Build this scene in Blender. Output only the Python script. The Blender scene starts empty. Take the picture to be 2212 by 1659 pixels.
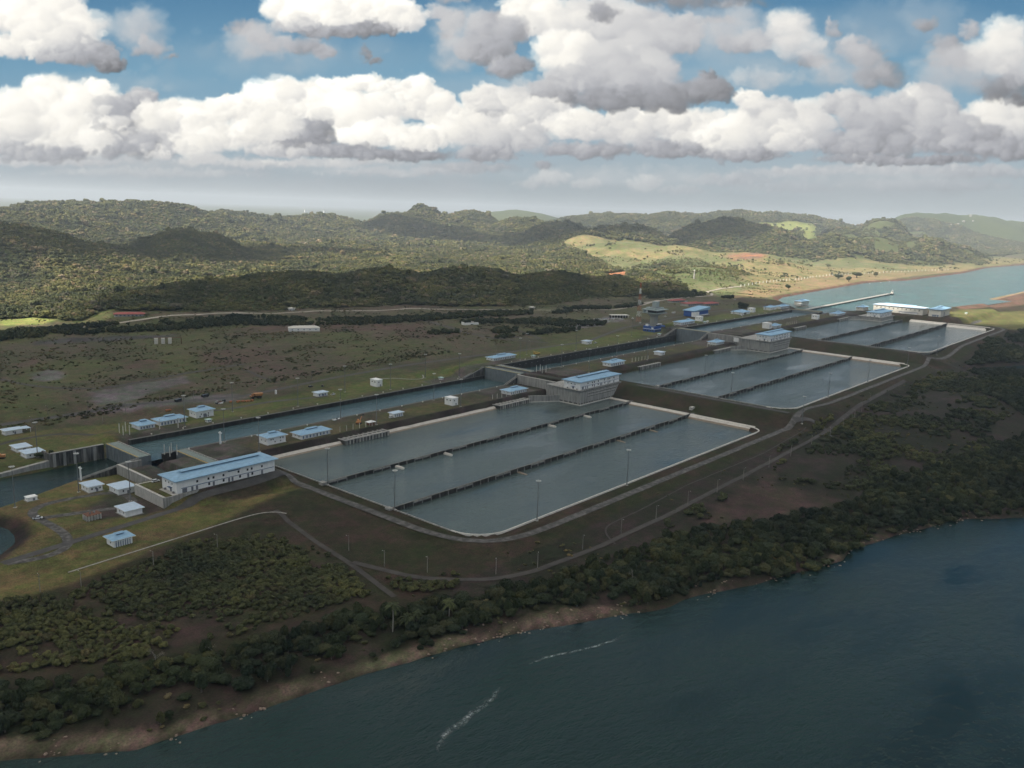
import bpy, bmesh, math, random
import numpy as np
from mathutils import Vector, Matrix
random.seed(7); RNG = np.random.default_rng(7)
sc = bpy.context.scene
# ------------------------------------------------------------------ camera
CAM = np.array([-393.923, -655.241, 217.887]); FPX = 1859.026     # focal length in pixels of a 2212 px wide picture
_p, _y, _r = math.radians(-11.538), math.radians(40.306), math.radians(1.937)
FW = np.array([math.cos(_p)*math.cos(_y), math.cos(_p)*math.sin(_y), math.sin(_p)])
_rt = np.cross(FW, [0, 0, 1.]); _rt /= np.linalg.norm(_rt); _up = np.cross(_rt, FW)
RT = math.cos(_r)*_rt+math.sin(_r)*_up; UP = -math.sin(_r)*_rt+math.cos(_r)*_up
cd = bpy.data.cameras.new('camera'); cam = bpy.data.objects.new('camera', cd); sc.collection.objects.link(cam)
cd.sensor_width = 36; cd.lens = FPX/2212*36; cd.clip_start = 1; cd.clip_end = 60000
m = Matrix.Identity(4)
for i in range(3): m[i][0] = RT[i]; m[i][1] = UP[i]; m[i][2] = -FW[i]; m[i][3] = CAM[i]
cam.matrix_world = m; sc.camera = cam
# ------------------------------------------------------------------ exposure and render settings
sc.view_settings.view_transform = 'Standard'; sc.view_settings.look = 'None'
sc.view_settings.exposure = EXPO = 0.85; sc.view_settings.gamma = 1
sc.cycles.use_denoising = True; sc.cycles.max_bounces = 6; sc.cycles.diffuse_bounces = 3; sc.cycles.glossy_bounces = 3
sc.cycles.transparent_max_bounces = 12; sc.cycles.volume_bounces = 0; sc.cycles.use_adaptive_sampling = True; sc.cycles.adaptive_threshold = 0.02
sc.cycles.caustics_reflective = False; sc.cycles.caustics_refractive = False
# ------------------------------------------------------------------ sun
SUN_AZ, SUN_EL = math.radians(160), math.radians(46)
sd_ = Vector((math.cos(SUN_EL)*math.cos(SUN_AZ), math.cos(SUN_EL)*math.sin(SUN_AZ), math.sin(SUN_EL)))
sl = bpy.data.lights.new('sun', 'SUN'); sl.energy = 5.0; sl.angle = math.radians(0.5); sl.color = (1, .93, .82)
so = bpy.data.objects.new('sun', sl); sc.collection.objects.link(so); so.rotation_euler = sd_.to_track_quat('Z', 'Y').to_euler()
# ------------------------------------------------------------------ terrain (metres; x along the locks, y away from the basins)
def sstep(a, b, v):
    t = np.clip((v-a)/(b-a), 0, 1); return t*t*(3-2*t)
def hsh(ix, iy, s):
    n = (ix.astype(np.int64)*374761393 + iy.astype(np.int64)*668265263 + s*974634777) & 0xffffffff
    n = ((n ^ (n >> 13))*1274126177) & 0xffffffff
    return ((n ^ (n >> 16)) & 0xffff)/65535.0
def vnoise(x, y, s=0):
    x = np.asarray(x, float); y = np.asarray(y, float)
    ix = np.floor(x); iy = np.floor(y); fx = x-ix; fy = y-iy
    fx = fx*fx*(3-2*fx); fy = fy*fy*(3-2*fy)
    a = hsh(ix, iy, s); b = hsh(ix+1, iy, s); c = hsh(ix, iy+1, s); d = hsh(ix+1, iy+1, s)
    return (a*(1-fx)+b*fx)*(1-fy)+(c*(1-fx)+d*fx)*fy
def fbm(x, y, sc, octv=4, s=0, g=0.5):
    o = 0; a = 1; t = 0
    for i in range(octv):
        o = o+a*vnoise(np.asarray(x)/sc+17.3*i, np.asarray(y)/sc-9.1*i, s+i); t += a; a *= g; sc *= 0.5
    return o/t
def psdf(poly, x, y):                                   # signed distance to a polygon, negative inside
    P = np.array(poly, float); d = np.full(np.shape(x), 1e18); ins = np.zeros(np.shape(x), bool)
    for i in range(len(P)):
        ax, ay = P[i]; bx, by = P[(i+1) % len(P)]
        ex, ey = bx-ax, by-ay; wx = x-ax; wy = y-ay
        t = np.clip((wx*ex+wy*ey)/(ex*ex+ey*ey+1e-9), 0, 1)
        d = np.minimum(d, (wx-ex*t)**2+(wy-ey*t)**2)
        if by != ay: ins ^= ((ay > y) != (by > y)) & (x < ex*(y-ay)/(by-ay)+ax)
    d = np.sqrt(d); return np.where(ins, -d, d)
def pline(pts, x, y):                                   # distance to a polyline
    d = np.full(np.shape(x), 1e18)
    for (ax, ay), (bx, by) in zip(pts[:-1], pts[1:]):
        ex, ey = bx-ax, by-ay; wx = x-ax; wy = y-ay
        t = np.clip((wx*ex+wy*ey)/(ex*ex+ey*ey+1e-9), 0, 1)
        d = np.minimum(d, (wx-ex*t)**2+(wy-ey*t)**2)
    return np.sqrt(d)
def rrect(x0, x1, y0, y1, r, x, y):
    cx, cy = (x0+x1)/2, (y0+y1)/2
    qx = abs(x-cx)-(x1-x0)/2+r; qy = abs(y-cy)-(y1-y0)/2+r
    return np.hypot(np.maximum(qx, 0), np.maximum(qy, 0))+np.minimum(np.maximum(qx, qy), 0)-r

DK = [11.9, 21.9, 31.9]                                 # lock deck levels
CH = [(-62, 398, 7.6), (424, 856, 11.5), (882, 1340, 28.2)]   # chamber x0, x1, water level
BX = [(0, 428), (491, 922), (992, 1444)]                # basin x range of each lock
YA, YB, YC = -135, -212, -298                           # basin dividing walls and outer rim
RIM = [3.8, 13.8, 23.8]
WL = [(4.4, 2.6, 1.0), (14.2, 12.3, 10.6), (24.2, 21.2, 18.4)]  # water level of the three basins of each lock
LAKE = 28.2
SHORE = [(-900,-150),(-420,-268),(-292,-313),(-255,-345),(-200,-358),(-150,-366),(-86,-386),(-34,-410),(-2,-428),(67,-450),(116,-472),(150,-482),(175,-478),(215,-488),(247,-500),(300,-520),(335,-551),(420,-600),(700,-760),(1500,-1300),(1500,-4000),(-900,-4000)]
CHAN = [(-900,-60),(-330,-10),(-240,-14),(-197,-19),(-183,-14),(-132,7.5),(-100,0),(-60,0),(-60,55),(-81,55),(-140,52),(-165,53.9),(-260,50),(-900,60)]
BAY = [(-900,-300),(-330,-150),(-235,-118),(-215,-98),(-205,-88),(-201,-76),(-199,-60),(-202,-49),(-220,-46),(-330,-52),(-900,-110)]
LAKEP = [(1300,0),(1300,55),(1368,55),(1430,100),(1540,180),(1618,200),(1900,222),(2347,249),(2480,232),(2606,206),(3332,204),(3900,250),(4362,218),(5200,100),(9000,-400),(9000,-2500),(3500,-420),(2531,-150),(1767,-138),(1640,-110),(1500,-40),(1400,0)]
POND = [(985,-372),(1010,-352),(1050,-350),(1150,-400),(1300,-520),(1250,-560),(1080,-440)]
HILLS = [(924, 3015, 124, 399, 420, 2.8), (1303, 3405, 145, 568, 450, 2.75), (1657, 3350, 147, 460, 450, 2.67), (2138, 3423, 111, 387, 420, 2.59), (2581, 3363, 99, 377, 400, 2.5), (370, 1778, 128, 206, 330, 2.84), (536, 1773, 102, 154, 300, 2.78), (682, 1767, 60, 157, 300, 2.72), (1012, 1938, 87, 135, 300, 2.64), (1125, 1932, 70, 97, 250, 2.61), (1479, 1688, 10, 258, 300, 2.47), (1403, 2113, 24, 249, 300, 2.57), (366, 865, 21, 101, 160, 2.68), (515, 875, 37, 134, 170, 2.61), (676, 854, 47, 149, 180, 2.53), (847, 784, 51, 153, 180, 2.43), (1017, 690, 51, 157, 170, 2.33), (1182, 576, 44, 140, 160, 2.23), (1338, 496, 28, 90, 130, 2.16), (1469, 418, 10, 81, 120, 2.09), (3199, 3104, 172, 154, 420, 2.38), (2998, 3153, 125, 192, 500, 2.41), (3370, 2933, 147, 252, 600, 2.33), (3350, 2506, 130, 237, 500, 2.27), (3183, 2075, 108, 218, 400, 2.22), (6070, 4864, 177, 549, 900, 2.28), (4815, 2889, 159, 542, 700, 2.17), (5082, 2460, 180, 542, 700, 2.09), (5521, 2273, 211, 497, 700, 2.03), (5872, 1986, 206, 585, 700, 1.97), (2949, 1541, 113, 237, 350, 2.15), (3440, 1292, 162, 243, 420, 2.04), (3434, 1073, 134, 203, 350, 1.99), (2596, 1525, 82, 179, 300, 2.2), (4232, 1241, 120, 134, 300, 1.96), (4499, 1105, 149, 196, 350, 1.92), (4940, 1050, 197, 187, 400, 1.88), (7314, 1486, 271, 473, 900, 1.84), (7896, 1222, 267, 503, 900, 1.79), (8439, 1073, 244, 387, 700, 1.76), (9957, 1107, 255, 169, 500, 1.74), (3631, 858, 106, 185, 350, 1.93), (3977, 778, 111, 198, 380, 1.89), (4231, 630, 96, 181, 350, 1.84), (4473, 491, 61, 161, 300, 1.8), (2540, 742, 63, 210, 260, 2.02), (2448, 1212, 65, 238, 300, 2.15), (2475, 976, 65, 213, 280, 2.09), (1811, 523, 39, 175, 220, 2.06)]
def height(x, y, detail=True):
    x = np.asarray(x, float); y = np.asarray(y, float)
    # plateau beyond the locks, low ground towards the sea
    far = np.interp(x, [-400,-200,0,300,600,900,1300,1700,2400], [5,7,11,15,22,27,32,34,34])
    far = far+2.5*sstep(200, 420, y)*(fbm(x, y, 90, 3, 5)-.35)*2
    near = np.interp(x, [-300,0,500,800,1100,1500,1900,2400], [2.2,2.2,2.5,4,9,17,27,30])
    near = near+1.6*(fbm(x, y, 60, 3, 8)-.5)*sstep(-300,-345,y)
    z = np.where(y > 0, far, near)
    z = z+(far-near)*0*(y)
    # hills
    r = np.hypot(x+394, y+655)
    h = np.zeros_like(z); nz0 = fbm(x, y, 170, 4, 33)
    for (hx, hy, hz, ra, rb, ang) in HILLS:
        c, s = math.cos(ang), math.sin(ang); dx = x-hx+70*(nz0-.5); dy = y-hy-70*(nz0-.5)
        u = (dx*c+dy*s)/ra; v = (-dx*s+dy*c)/rb
        g = hz*np.exp(-(u*u+v*v)**1.15)*(0.93+.14*nz0)
        h = (h**8+g**8)**0.125
    fade = sstep(610, 1500, y-0.18*np.clip(x-900,0,3000)*0-np.where(x > 900, (900-x)*.5, 0))
    fade = np.maximum(fade, sstep(450, 700, y))*1.0
    inland = sstep(300, 520, y)
    roll = 30*(fbm(x, y, 700, 5, 21)-.42)*sstep(900, 2200, r)*inland*np.clip(1.35-x/9000,.35,1)
    z = z+h*np.where(y > 0, inland, 0)*(0.80+.28*fbm(x, y, 260, 4, 31))+np.maximum(roll, -8)
    z = np.where(r > 9000, z*np.clip(1.6-(r-9000)/15000, .3, 1)+0, z)
    # right hand shrub hills between the basins and the sea
    z = z+np.where(y < -330, 1, 0)*(9*np.exp(-(((x-620)/160)**2+((y+430)/55)**2))+10*np.exp(-(((x-900)/180)**2+((y+430)/60)**2)))
    # near side: low ground beside the approach (deck 0)
    sd = psdf([(-330,-150),(-222,-100),(-199,-46),(-260,-38),(-260,-20),(-190,-22),(-183,-14),(-132,7.5),(-100,-2),(-100,-106),(-60,-125),(-20,-140),(-60,-165),(-230,-185)], x, y)
    z = z+(4.6-z)*(1-sstep(0, 16, sd))
    sd = psdf([(-900,62),(-165,60),(-86,60),(-86,70),(20,120),(-40,190),(-200,200),(-900,200)], x, y)
    z = z+(6.0-z)*(1-sstep(0, 30, sd))
    # terraces carrying the basins
    for k in range(3):
        x0 = BX[k][0]-(14 if k else 12); x1 = BX[k][1]+30 if k < 2 else 1475
        sd = rrect(x0, x1, YC-16, -50, 30, x, y)
        w = (14, 34, 40)[k]
        z = z+(RIM[k]-z)*(1-sstep(0, w, sd))
    # lock decks: near side strip, far side strip
    for k in range(3):
        x0 = (-60, 384, 858)[k]; x1 = (386, 862, 1400)[k]
        sd = rrect(x0, x1, -50, -1, 1, x, y)
        z = z+(DK[k]-z)*(1-np.clip(sd/np.where((x < x0) | (k == 0), .6, 14), 0, 1))
        yb = (88, 84, 96)[k]
        sd = psdf([(x0,56),(x1,56),(x1+20,yb+8),(x1-60,yb),(x0+60,yb+14),(x0-10,yb)] if k < 2 else [(858,56),(1460,56),(1520,105),(1340,104),(930,104),(889,100),(888,82),(858,80)], x, y)
        z = z+(DK[k]-z)*(1-sstep(0, 26 if k < 2 else 9, sd))
    sd = rrect(840, 888, 86, 124, 1, x, y); z = z+(DK[1]-z)*(1-sstep(0, 8, sd))
    # upper land behind lock 3
    sd = psdf([(1340,-50),(1395,-60),(1430,-108),(1472,-112),(1472,-212),(1560,-222),(1750,-230),(1900,-175),(1780,-155),(1640,-128),(1500,-60),(1400,-20)], x, y)
    z = z+(31.9-z)*(1-sstep(0, 20, sd))
    # solid heads under the gates (concrete blocks stand on these)
    for (x0, x1, zz) in ((-100,-60,DK[0]), (386,424,DK[1]), (860,884,DK[2])):
        sd = rrect(x0, x1, -58, -1, 1, x, y); z = z+(zz-z)*(1-np.clip(sd/2, 0, 1))
    sd = rrect(-112,-22,-102,-60,1,x,y); z = z+(DK[0]-z)*(1-np.clip(sd/np.where(x > -22, 16, np.where(y < -102, np.interp(x, [-114,-104,-88], [2,5,18]), 2)), 0, 1))
    # basins
    for k in range(3):
        for j, (y0, y1) in enumerate(((YA,-58 if k else -57), (YB, YA), (YC, YB))):
            if j == 0: sd = rrect(BX[k][0]+1, BX[k][1], y0, y1, 2, x, y)
            else: sd = rrect(BX[k][0], BX[k][1], y0, y1, 24 if j == 2 else 1, x, y) if j == 1 else np.maximum(rrect(BX[k][0], BX[k][1], y0, y1+60, 26, x, y), y-y1)
            t = RIM[k] if j else RIM[k]+1.9
            z = np.where(sd < 0, np.maximum(np.minimum(z, t-.3+2.2*sd), WL[k][j]-1.2), z)
        for j, yy in enumerate((YA, YB)):
            z = np.where((abs(y-yy) < 4.2) & (x > BX[k][0]+1) & (x < BX[k][1]-3), np.minimum(z, WL[k][j+1]-1.2), z)
    # chambers and channels
    for (x0, x1, w) in CH:
        z = np.where((x > x0-14) & (x < x1+14) & (y > -1.5) & (y < 56.5), w-2.5, z)
    sd = psdf(CHAN, x, y); z = np.minimum(z, np.maximum(sd*0.55, -4))
    sd = psdf(BAY, x, y); z = np.minimum(z, np.maximum(sd*0.42+.1, -3))
    sd = psdf(SHORE, x, y)+7*(fbm(x, y, 34, 3, 77)-.5)
    z = np.minimum(z, np.maximum(sd*0.24, -4))
    sd = psdf(LAKEP, x, y)+6*(fbm(x, y, 60, 3, 78)-.5)*sstep(1450, 1600, x)
    z = np.where(x > 1290, np.minimum(z, np.maximum(LAKE+sd*np.where(y < 55, .22, .30), LAKE-3)), z)
    z = np.where((x > 1420) & (y < 300) & (y > -140) & (sd > 12) & (z < LAKE+1), LAKE+2.5, z)
    sd = psdf(POND, x, y)+5*(fbm(x, y, 25, 2, 79)-.5)
    z = np.minimum(z, np.maximum(3+sd*.3, 0))
    if detail:
        rough = np.where((y > 230) | (y < -330), 1, 0)*np.where(z > LAKE-100, 1, 1)
        z = z+rough*.5*(fbm(x, y, 9, 2, 91)-.5)*np.where(z > 1, 1, 0)
    return z

# ------------------------------------------------------------------ sky: a computed map of cumulus over the daylight sky
SKY_PUFFS = [((1.0, 0.5, 0.05, 0.2, 4), [(620, 120, 420, 60, 0.8), (1500, 120, 500, 90, 0.8), (1950, 60, 300, 80, 0.8), (1000, 190, 500, 40, 0.84), (250, 180, 260, 30, 0.84), (1300, 40, 600, 70, 0.8)]), ((1.0, 0.2, 0.04, 0.55, 3), [(150, 395, 330, 60, 0.74), (520, 400, 330, 62, 0.74), (850, 405, 260, 52, 0.72), (1900, 400, 420, 50, 0.72), (300, 350, 500, 20, 0.8)]), ((0.7, 0.8, 0.13, 0.85, 8), [(100, 348, 260, 13, 0.84), (330, 372, 300, 12, 0.82), (440, 345, 70, 13, 0.9), (560, 352, 90, 12, 0.88), (720, 350, 220, 13, 0.84), (860, 372, 220, 12, 0.8), (1010, 362, 140, 14, 0.72), (1190, 385, 55, 18, 0.86), (1175, 358, 30, 12, 0.66), (1150, 395, 50, 12, 0.84), (1270, 398, 45, 14, 0.86), (1390, 396, 50, 17, 0.88), (1400, 385, 18, 12, 0.9), (1470, 410, 70, 12, 0.78), (1570, 388, 130, 15, 0.76), (1720, 372, 160, 14, 0.8), (1930, 366, 260, 16, 0.8), (2110, 372, 170, 18, 0.76), (2000, 400, 220, 16, 0.74), (1700, 405, 150, 14, 0.74)]), ((0.5, 1, 0.16, 1, 12), [(345, 262, 62, 48, 0.95), (345, 310, 66, 24, 0.82), (1000, 272, 60, 50, 0.94), (1585, 292, 72, 45, 0.92), (1130, 262, 60, 30, 0.95), (90, 235, 115, 62, 1.12), (190, 215, 75, 42, 1.12), (205, 190, 30, 18, 1.1), (30, 265, 80, 48, 1.08), (170, 290, 125, 45, 1.05), (100, 332, 130, 16, 0.72), (30, 318, 70, 14, 0.78), (250, 255, 62, 50, 0.7), (300, 213, 50, 16, 0.74), (275, 312, 80, 30, 0.7), (340, 330, 40, 15, 0.9), (420, 255, 90, 42, 1.12), (500, 235, 60, 30, 1.14), (485, 215, 20, 14, 1.1), (450, 300, 110, 35, 1.05), (620, 212, 120, 46, 1.16), (730, 190, 80, 28, 1.18), (800, 182, 75, 22, 1.18), (900, 200, 60, 30, 1.1), (760, 240, 150, 48, 1.12), (570, 280, 90, 40, 1.02), (610, 322, 100, 18, 0.84), (660, 292, 75, 36, 0.66), (715, 325, 130, 14, 0.68), (860, 334, 140, 12, 0.64), (810, 290, 105, 34, 1.16), (905, 300, 70, 30, 1.08), (960, 250, 55, 50, 0.96), (920, 235, 70, 25, 0.88), (1050, 215, 50, 40, 0.91), (1065, 237, 45, 14, 0.57), (1110, 230, 80, 40, 0.9), (1100, 290, 100, 40, 0.83), (1050, 332, 80, 16, 0.71), (1180, 235, 60, 35, 0.87), (1250, 270, 90, 35, 0.93), (1350, 275, 90, 40, 0.87), (1270, 325, 120, 16, 0.69), (1420, 255, 80, 30, 0.91), (1500, 275, 90, 42, 0.89), (1540, 300, 50, 28, 0.97), (1450, 322, 110, 17, 0.69), (1620, 210, 36, 22, 0.95), (1650, 240, 70, 35, 0.85), (1720, 262, 90, 42, 0.87), (1680, 300, 95, 32, 0.88), (1600, 333, 110, 14, 0.67), (1830, 225, 70, 30, 0.77), (1900, 250, 100, 45, 0.75), (1990, 212, 70, 32, 0.87), (2010, 255, 90, 45, 0.77), (1870, 310, 150, 32, 0.69), (2080, 295, 130, 45, 0.71), (2170, 260, 90, 50, 0.85), (2180, 322, 90, 26, 0.65), (1950, 345, 230, 11, 0.66)]), ((0.9, 1, 0.1, 0.62, 10), [(1700, 60, 60, 42, 0.88), (1640, 88, 62, 26, 0.8), (1590, 96, 50, 20, 0.72), (1730, 100, 70, 34, 0.84), (1750, 132, 60, 13, 0.64), (1840, 100, 48, 24, 0.74), (1870, 122, 50, 28, 0.66), (1900, 165, 60, 32, 0.6), (1800, 60, 20, 20, 0.7), (2175, 75, 60, 50, 0.97), (2150, 125, 80, 48, 0.9), (2205, 150, 60, 50, 0.78), (2090, 62, 24, 32, 0.72), (2040, 95, 38, 28, 0.66), (2050, 125, 60, 26, 0.64), (2000, 50, 26, 10, 0.64), (2160, 190, 80, 26, 0.56), (2210, 212, 50, 17, 0.45), (325, 108, 48, 15, 0.7), (308, 88, 16, 14, 0.74), (372, 124, 24, 6, 0.62), (525, 58, 42, 14, 0.66), (560, 74, 40, 20, 0.7), (600, 92, 60, 22, 0.74), (660, 98, 42, 18, 0.68), (700, 110, 30, 14, 0.7), (808, 130, 28, 7, 0.55), (790, 112, 12, 18, 0.55), (975, 42, 40, 22, 0.7), (945, 25, 40, 16, 0.78), (965, 70, 20, 14, 0.6)]), ((0.5, 1, 0.16, 1, 12), [(60, 22, 130, 58, 1.05), (130, 60, 105, 52, 1.0), (40, 98, 85, 30, 0.96), (185, 112, 72, 28, 0.7), (235, 138, 38, 14, 0.52), (120, 120, 60, 14, 0.74), (750, 18, 165, 48, 1.12), (640, 18, 80, 38, 1.05), (870, 34, 55, 32, 1.0), (720, 66, 95, 14, 0.66), (800, 62, 80, 13, 0.58), (640, 50, 60, 20, 0.8)]), ((0.7, 1, 0.14, 0.95, 12), [(1080, 62, 78, 38, 0.7), (1050, 105, 70, 30, 0.66), (1170, 40, 90, 45, 1.0), (1140, 18, 70, 30, 1.02), (1300, 45, 100, 55, 0.84), (1400, 70, 110, 55, 0.78), (1225, 112, 80, 48, 1.0), (1350, 150, 130, 62, 0.78), (1480, 70, 45, 50, 0.74), (1240, 172, 90, 32, 0.78), (1100, 140, 50, 26, 0.66), (1310, 212, 135, 30, 0.6), (1430, 208, 112, 32, 0.58), (1530, 198, 60, 28, 0.54), (1528, 168, 22, 18, 0.54), (1190, 190, 62, 24, 0.66)]), ((0.95, 0.8, 0.08, 0.7, 8), [(1300, 27, 38, 26, 0.62), (1530, 2, 170, 24, 0.56), (1420, -10, 80, 20, 0.56), (1550, 45, 60, 12, 0.66), (980, -8, 60, 14, 0.7)]), ((1.0, 0.9, 0.05, 0.3, 9), [(1000, 60, 70, 60, 0.82), (560, 90, 90, 50, 0.8), (1560, 60, 110, 60, 0.8), (1820, 150, 120, 50, 0.78), (2060, 150, 110, 60, 0.78), (980, 110, 60, 60, 0.8), (300, 60, 80, 50, 0.82), (1150, 190, 120, 30, 0.84), (1650, 170, 110, 26, 0.84), (350, 350, 330, 22, 0.86), (820, 360, 300, 20, 0.86), (1350, 380, 300, 28, 0.85), (1900, 385, 350, 26, 0.84)])]
def fnoise(shape, cell, octv, seed, g=.5):
    H, W = shape; yy, xx = np.mgrid[0:H, 0:W].astype(float)
    return fbm(xx, yy, cell, octv, seed, g)
def make_sky():
    # puffs are painted on a plane tangent to the sky at the locks' bearing, then wrapped to azimuth and elevation
    g = np.random.default_rng(5); sc_ = 1.25; U0, V0 = -760., -760.; GW, GH = int(3800/sc_), int(1270/sc_)
    vv, uu = np.mgrid[0:GH, 0:GW].astype(np.float32); vv = vv*sc_+V0; uu = uu*sc_+U0
    sky = np.stack([np.interp(vv, [-760, 0, 150, 250, 340, 410, 460], v) for v in
                    ((.24, .36, .48, .57, .66, .695, .705), (.39, .53, .64, .69, .725, .735, .74), (.54, .66, .74, .765, .765, .755, .75))], -1).astype(np.float32)
    img = sky.copy()
    def blob(cx, cy, rx, ry, b, soft, op, rel):
        i0, i1 = int((cy-ry-V0)/sc_), int((cy+ry-V0)/sc_)+2; j0, j1 = int((cx-rx-U0)/sc_), int((cx+rx-U0)/sc_)+2
        i0 = max(i0, 0); j0 = max(j0, 0)
        if i1 <= i0 or j1 <= j0 or i0 >= GH or j0 >= GW: return
        x = (uu[i0:i1, j0:j1]-cx)/rx; y = (vv[i0:i1, j0:j1]-cy)/ry; q = x*x+y*y; k = np.clip(1-q, 0, 1)
        al = np.clip(k/soft, 0, 1); al = al*al*(3-2*al)*op; nz = np.sqrt(k)
        lam = -.48*x-.62*y+.55*nz; B = np.clip(b+rel*(lam-.35), .40, 1.2)
        t = np.clip((B-.72)/.28, 0, 1)[..., None]; cold = np.stack([B*.985, B*.992, B*1.02], -1); warm = np.stack([B, B*.985, B*.95], -1); c = cold*(1-t)+warm*t
        f = np.clip((cy-345)/130, 0, .55); c = c*(1-f)+sky[i0:i1, j0:j1]*f
        img[i0:i1, j0:j1] = img[i0:i1, j0:j1]*(1-al[..., None])+c*al[..., None]
    for (soft, dens, rel, op, kids), pf in SKY_PUFFS:
        bl = []
        for (cx, cy, rx, ry, b) in pf:
            b = .93+(b-.93)*.32 if b > .93 else (.66+(b-.66)*.72 if b < .66 else b); ry = ry*(1.25 if ry < 22 and b < .8 and kids > 9 else 1)
            bl.append((cy-ry*1.2, cx, cy, rx*.96, ry*.96, b-.02, soft*1.3, op, rel*.5))
            m_ = min(rx, ry*1.6); n = int(kids*(1+rx*ry/2500)**.5)
            for gen, (lo, hi, rr) in enumerate(((.34, .62, .62), (.16, .34, .88), (.08, .16, 1.0))):
                nn = int(n*(1, 1.7, 2.6)[gen]*dens)
                for _ in range(nn):
                    a_ = g.uniform(0, 6.283); d = rr*math.sqrt(g.random()); dx = math.cos(a_)*d; dy = min(math.sin(a_)*d, .55); r = m_*g.uniform(lo, hi)
                    x, y = cx+dx*rx, cy+dy*ry
                    bl.append((y+max(ry, 26)*g.normal()*.32, x, y, r*g.uniform(1, 1.35), r*g.uniform(.75, 1), b+.05*(-dy)-.025*dx+g.normal()*.03, soft, op*(.62, .5, .42)[gen], rel*(1, .8, .6)[gen]))
        bl.sort(key=lambda q: q[0])
        for q in bl: blob(*q[1:])
    W, H = 1920, 720; az0 = _y
    A = az0+np.radians(50-100*(np.arange(W)+.5)/W); E = np.radians(-2+36*(np.arange(H)+.5)/H)
    az, el = np.meshgrid(A, E); d = np.stack([np.cos(el)*np.cos(az), np.cos(el)*np.sin(az), np.sin(el)], -1); zf = np.maximum(d@FW, .2)
    px = 1106+FPX*(d@RT)/zf; py = 829.5-FPX*(d@UP)/zf; am = np.clip((470-py)/60, .15, 1)
    px = px+((fbm(px, py, 40, 4, 3, .6)-.5)*26+(fbm(px, py, 7, 3, 43, .6)-.5)*9)*am; py = py+((fbm(px, py, 34, 4, 4, .6)-.5)*18+(fbm(px, py, 7, 3, 44, .6)-.5)*8)*am
    fu = np.clip((px-U0)/sc_, 0, GW-1.01); fv = np.clip((py-V0)/sc_, 0, GH-1.01); iu = fu.astype(int); iv = fv.astype(int); fu = (fu-iu)[..., None]; fv = (fv-iv)[..., None]
    o = (img[iv, iu]*(1-fu)+img[iv, iu+1]*fu)*(1-fv)+(img[iv+1, iu]*(1-fu)+img[iv+1, iu+1]*fu)*fv
    o = np.clip(o, 0, 1.3)**2.2
    out = np.ones((H, W, 4), np.float32); out[..., :3] = o*5.75
    im = bpy.data.images.new('sky_map', W, H, alpha=False, float_buffer=True); im.colorspace_settings.name = 'Non-Color'
    im.pixels.foreach_set(out.ravel()); im.update(); im.pack()
    return im, az0
sky_im, az0 = make_sky()
world = bpy.data.worlds.new('World'); sc.world = world; world.use_nodes = True
nt = world.node_tree; N = nt.nodes; L = nt.links; N.clear()
def nd(t, **k):
    n = N.new(t)
    for a, b in k.items():
        if a == 'op': n.operation = b
        else: setattr(n, a, b)
    return n
def mth(op, a, b=None, c=None, clamp=False):
    n = N.new('ShaderNodeMath'); n.operation = op; n.use_clamp = clamp
    for i, v in enumerate((a, b, c)):
        if v is None: continue
        if isinstance(v, (int, float)): n.inputs[i].default_value = v
        else: L.new(v, n.inputs[i])
    return n.outputs[0]
tc = nd('ShaderNodeTexCoord'); sx = nd('ShaderNodeSeparateXYZ'); L.new(tc.outputs['Generated'], sx.inputs[0])
azn = mth('ARCTAN2', sx.outputs[1], sx.outputs[0]); eln = mth('ARCSINE', sx.outputs[2])
daz = mth('WRAP', mth('SUBTRACT', azn, az0), -math.pi, math.pi)
un = mth('SUBTRACT', 0.5, mth('MULTIPLY', daz, 1/math.radians(100)))
vn = mth('DIVIDE', mth('ADD', eln, math.radians(2)), math.radians(36))
cx = nd('ShaderNodeCombineXYZ'); L.new(un, cx.inputs[0]); L.new(vn, cx.inputs[1])
ti = nd('ShaderNodeTexImage', image=sky_im, extension='MIRROR', interpolation='Cubic'); L.new(cx.outputs[0], ti.inputs[0])
st = nd('ShaderNodeTexSky', sky_type='NISHITA', sun_disc=False, sun_elevation=SUN_EL, sun_rotation=math.pi/2-SUN_AZ, altitude=200, dust_density=2.0)
sky_k = nd('ShaderNodeVectorMath', operation='SCALE'); L.new(st.outputs[0], sky_k.inputs[0]); sky_k.inputs[3].default_value = 1.0
# overhead: broken grey cloud over the blue
nz = nd('ShaderNodeTexNoise'); L.new(tc.outputs['Generated'], nz.inputs['Vector']); nz.inputs['Scale'].default_value = 3.2; nz.inputs['Detail'].default_value = 8
cr = nd('ShaderNodeValToRGB'); L.new(nz.outputs['Fac'], cr.inputs[0]); cr.color_ramp.elements[0].position = .36; cr.color_ramp.elements[1].position = .54
mo = nd('ShaderNodeMix', data_type='RGBA'); L.new(cr.outputs[0], mo.inputs[0]); L.new(sky_k.outputs[0], mo.inputs[6]); mo.inputs[7].default_value = (8.6, 8.3, 7.7, 1)
hi = mth('MULTIPLY_ADD', eln, 1/math.radians(8), -math.radians(27)/math.radians(8), True)
mx = nd('ShaderNodeMix', data_type='RGBA'); L.new(hi, mx.inputs[0]); L.new(ti.outputs[0], mx.inputs[6]); L.new(mo.outputs[2], mx.inputs[7])
bg = nd('ShaderNodeBackground'); L.new(mx.outputs[2], bg.inputs[0]); bg.inputs[1].default_value = 0.1
wo = nd('ShaderNodeOutputWorld'); L.new(bg.outputs[0], wo.inputs[0])
world.cycles.sampling_method = 'MANUAL'; world.cycles.sample_map_resolution = 512
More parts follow.
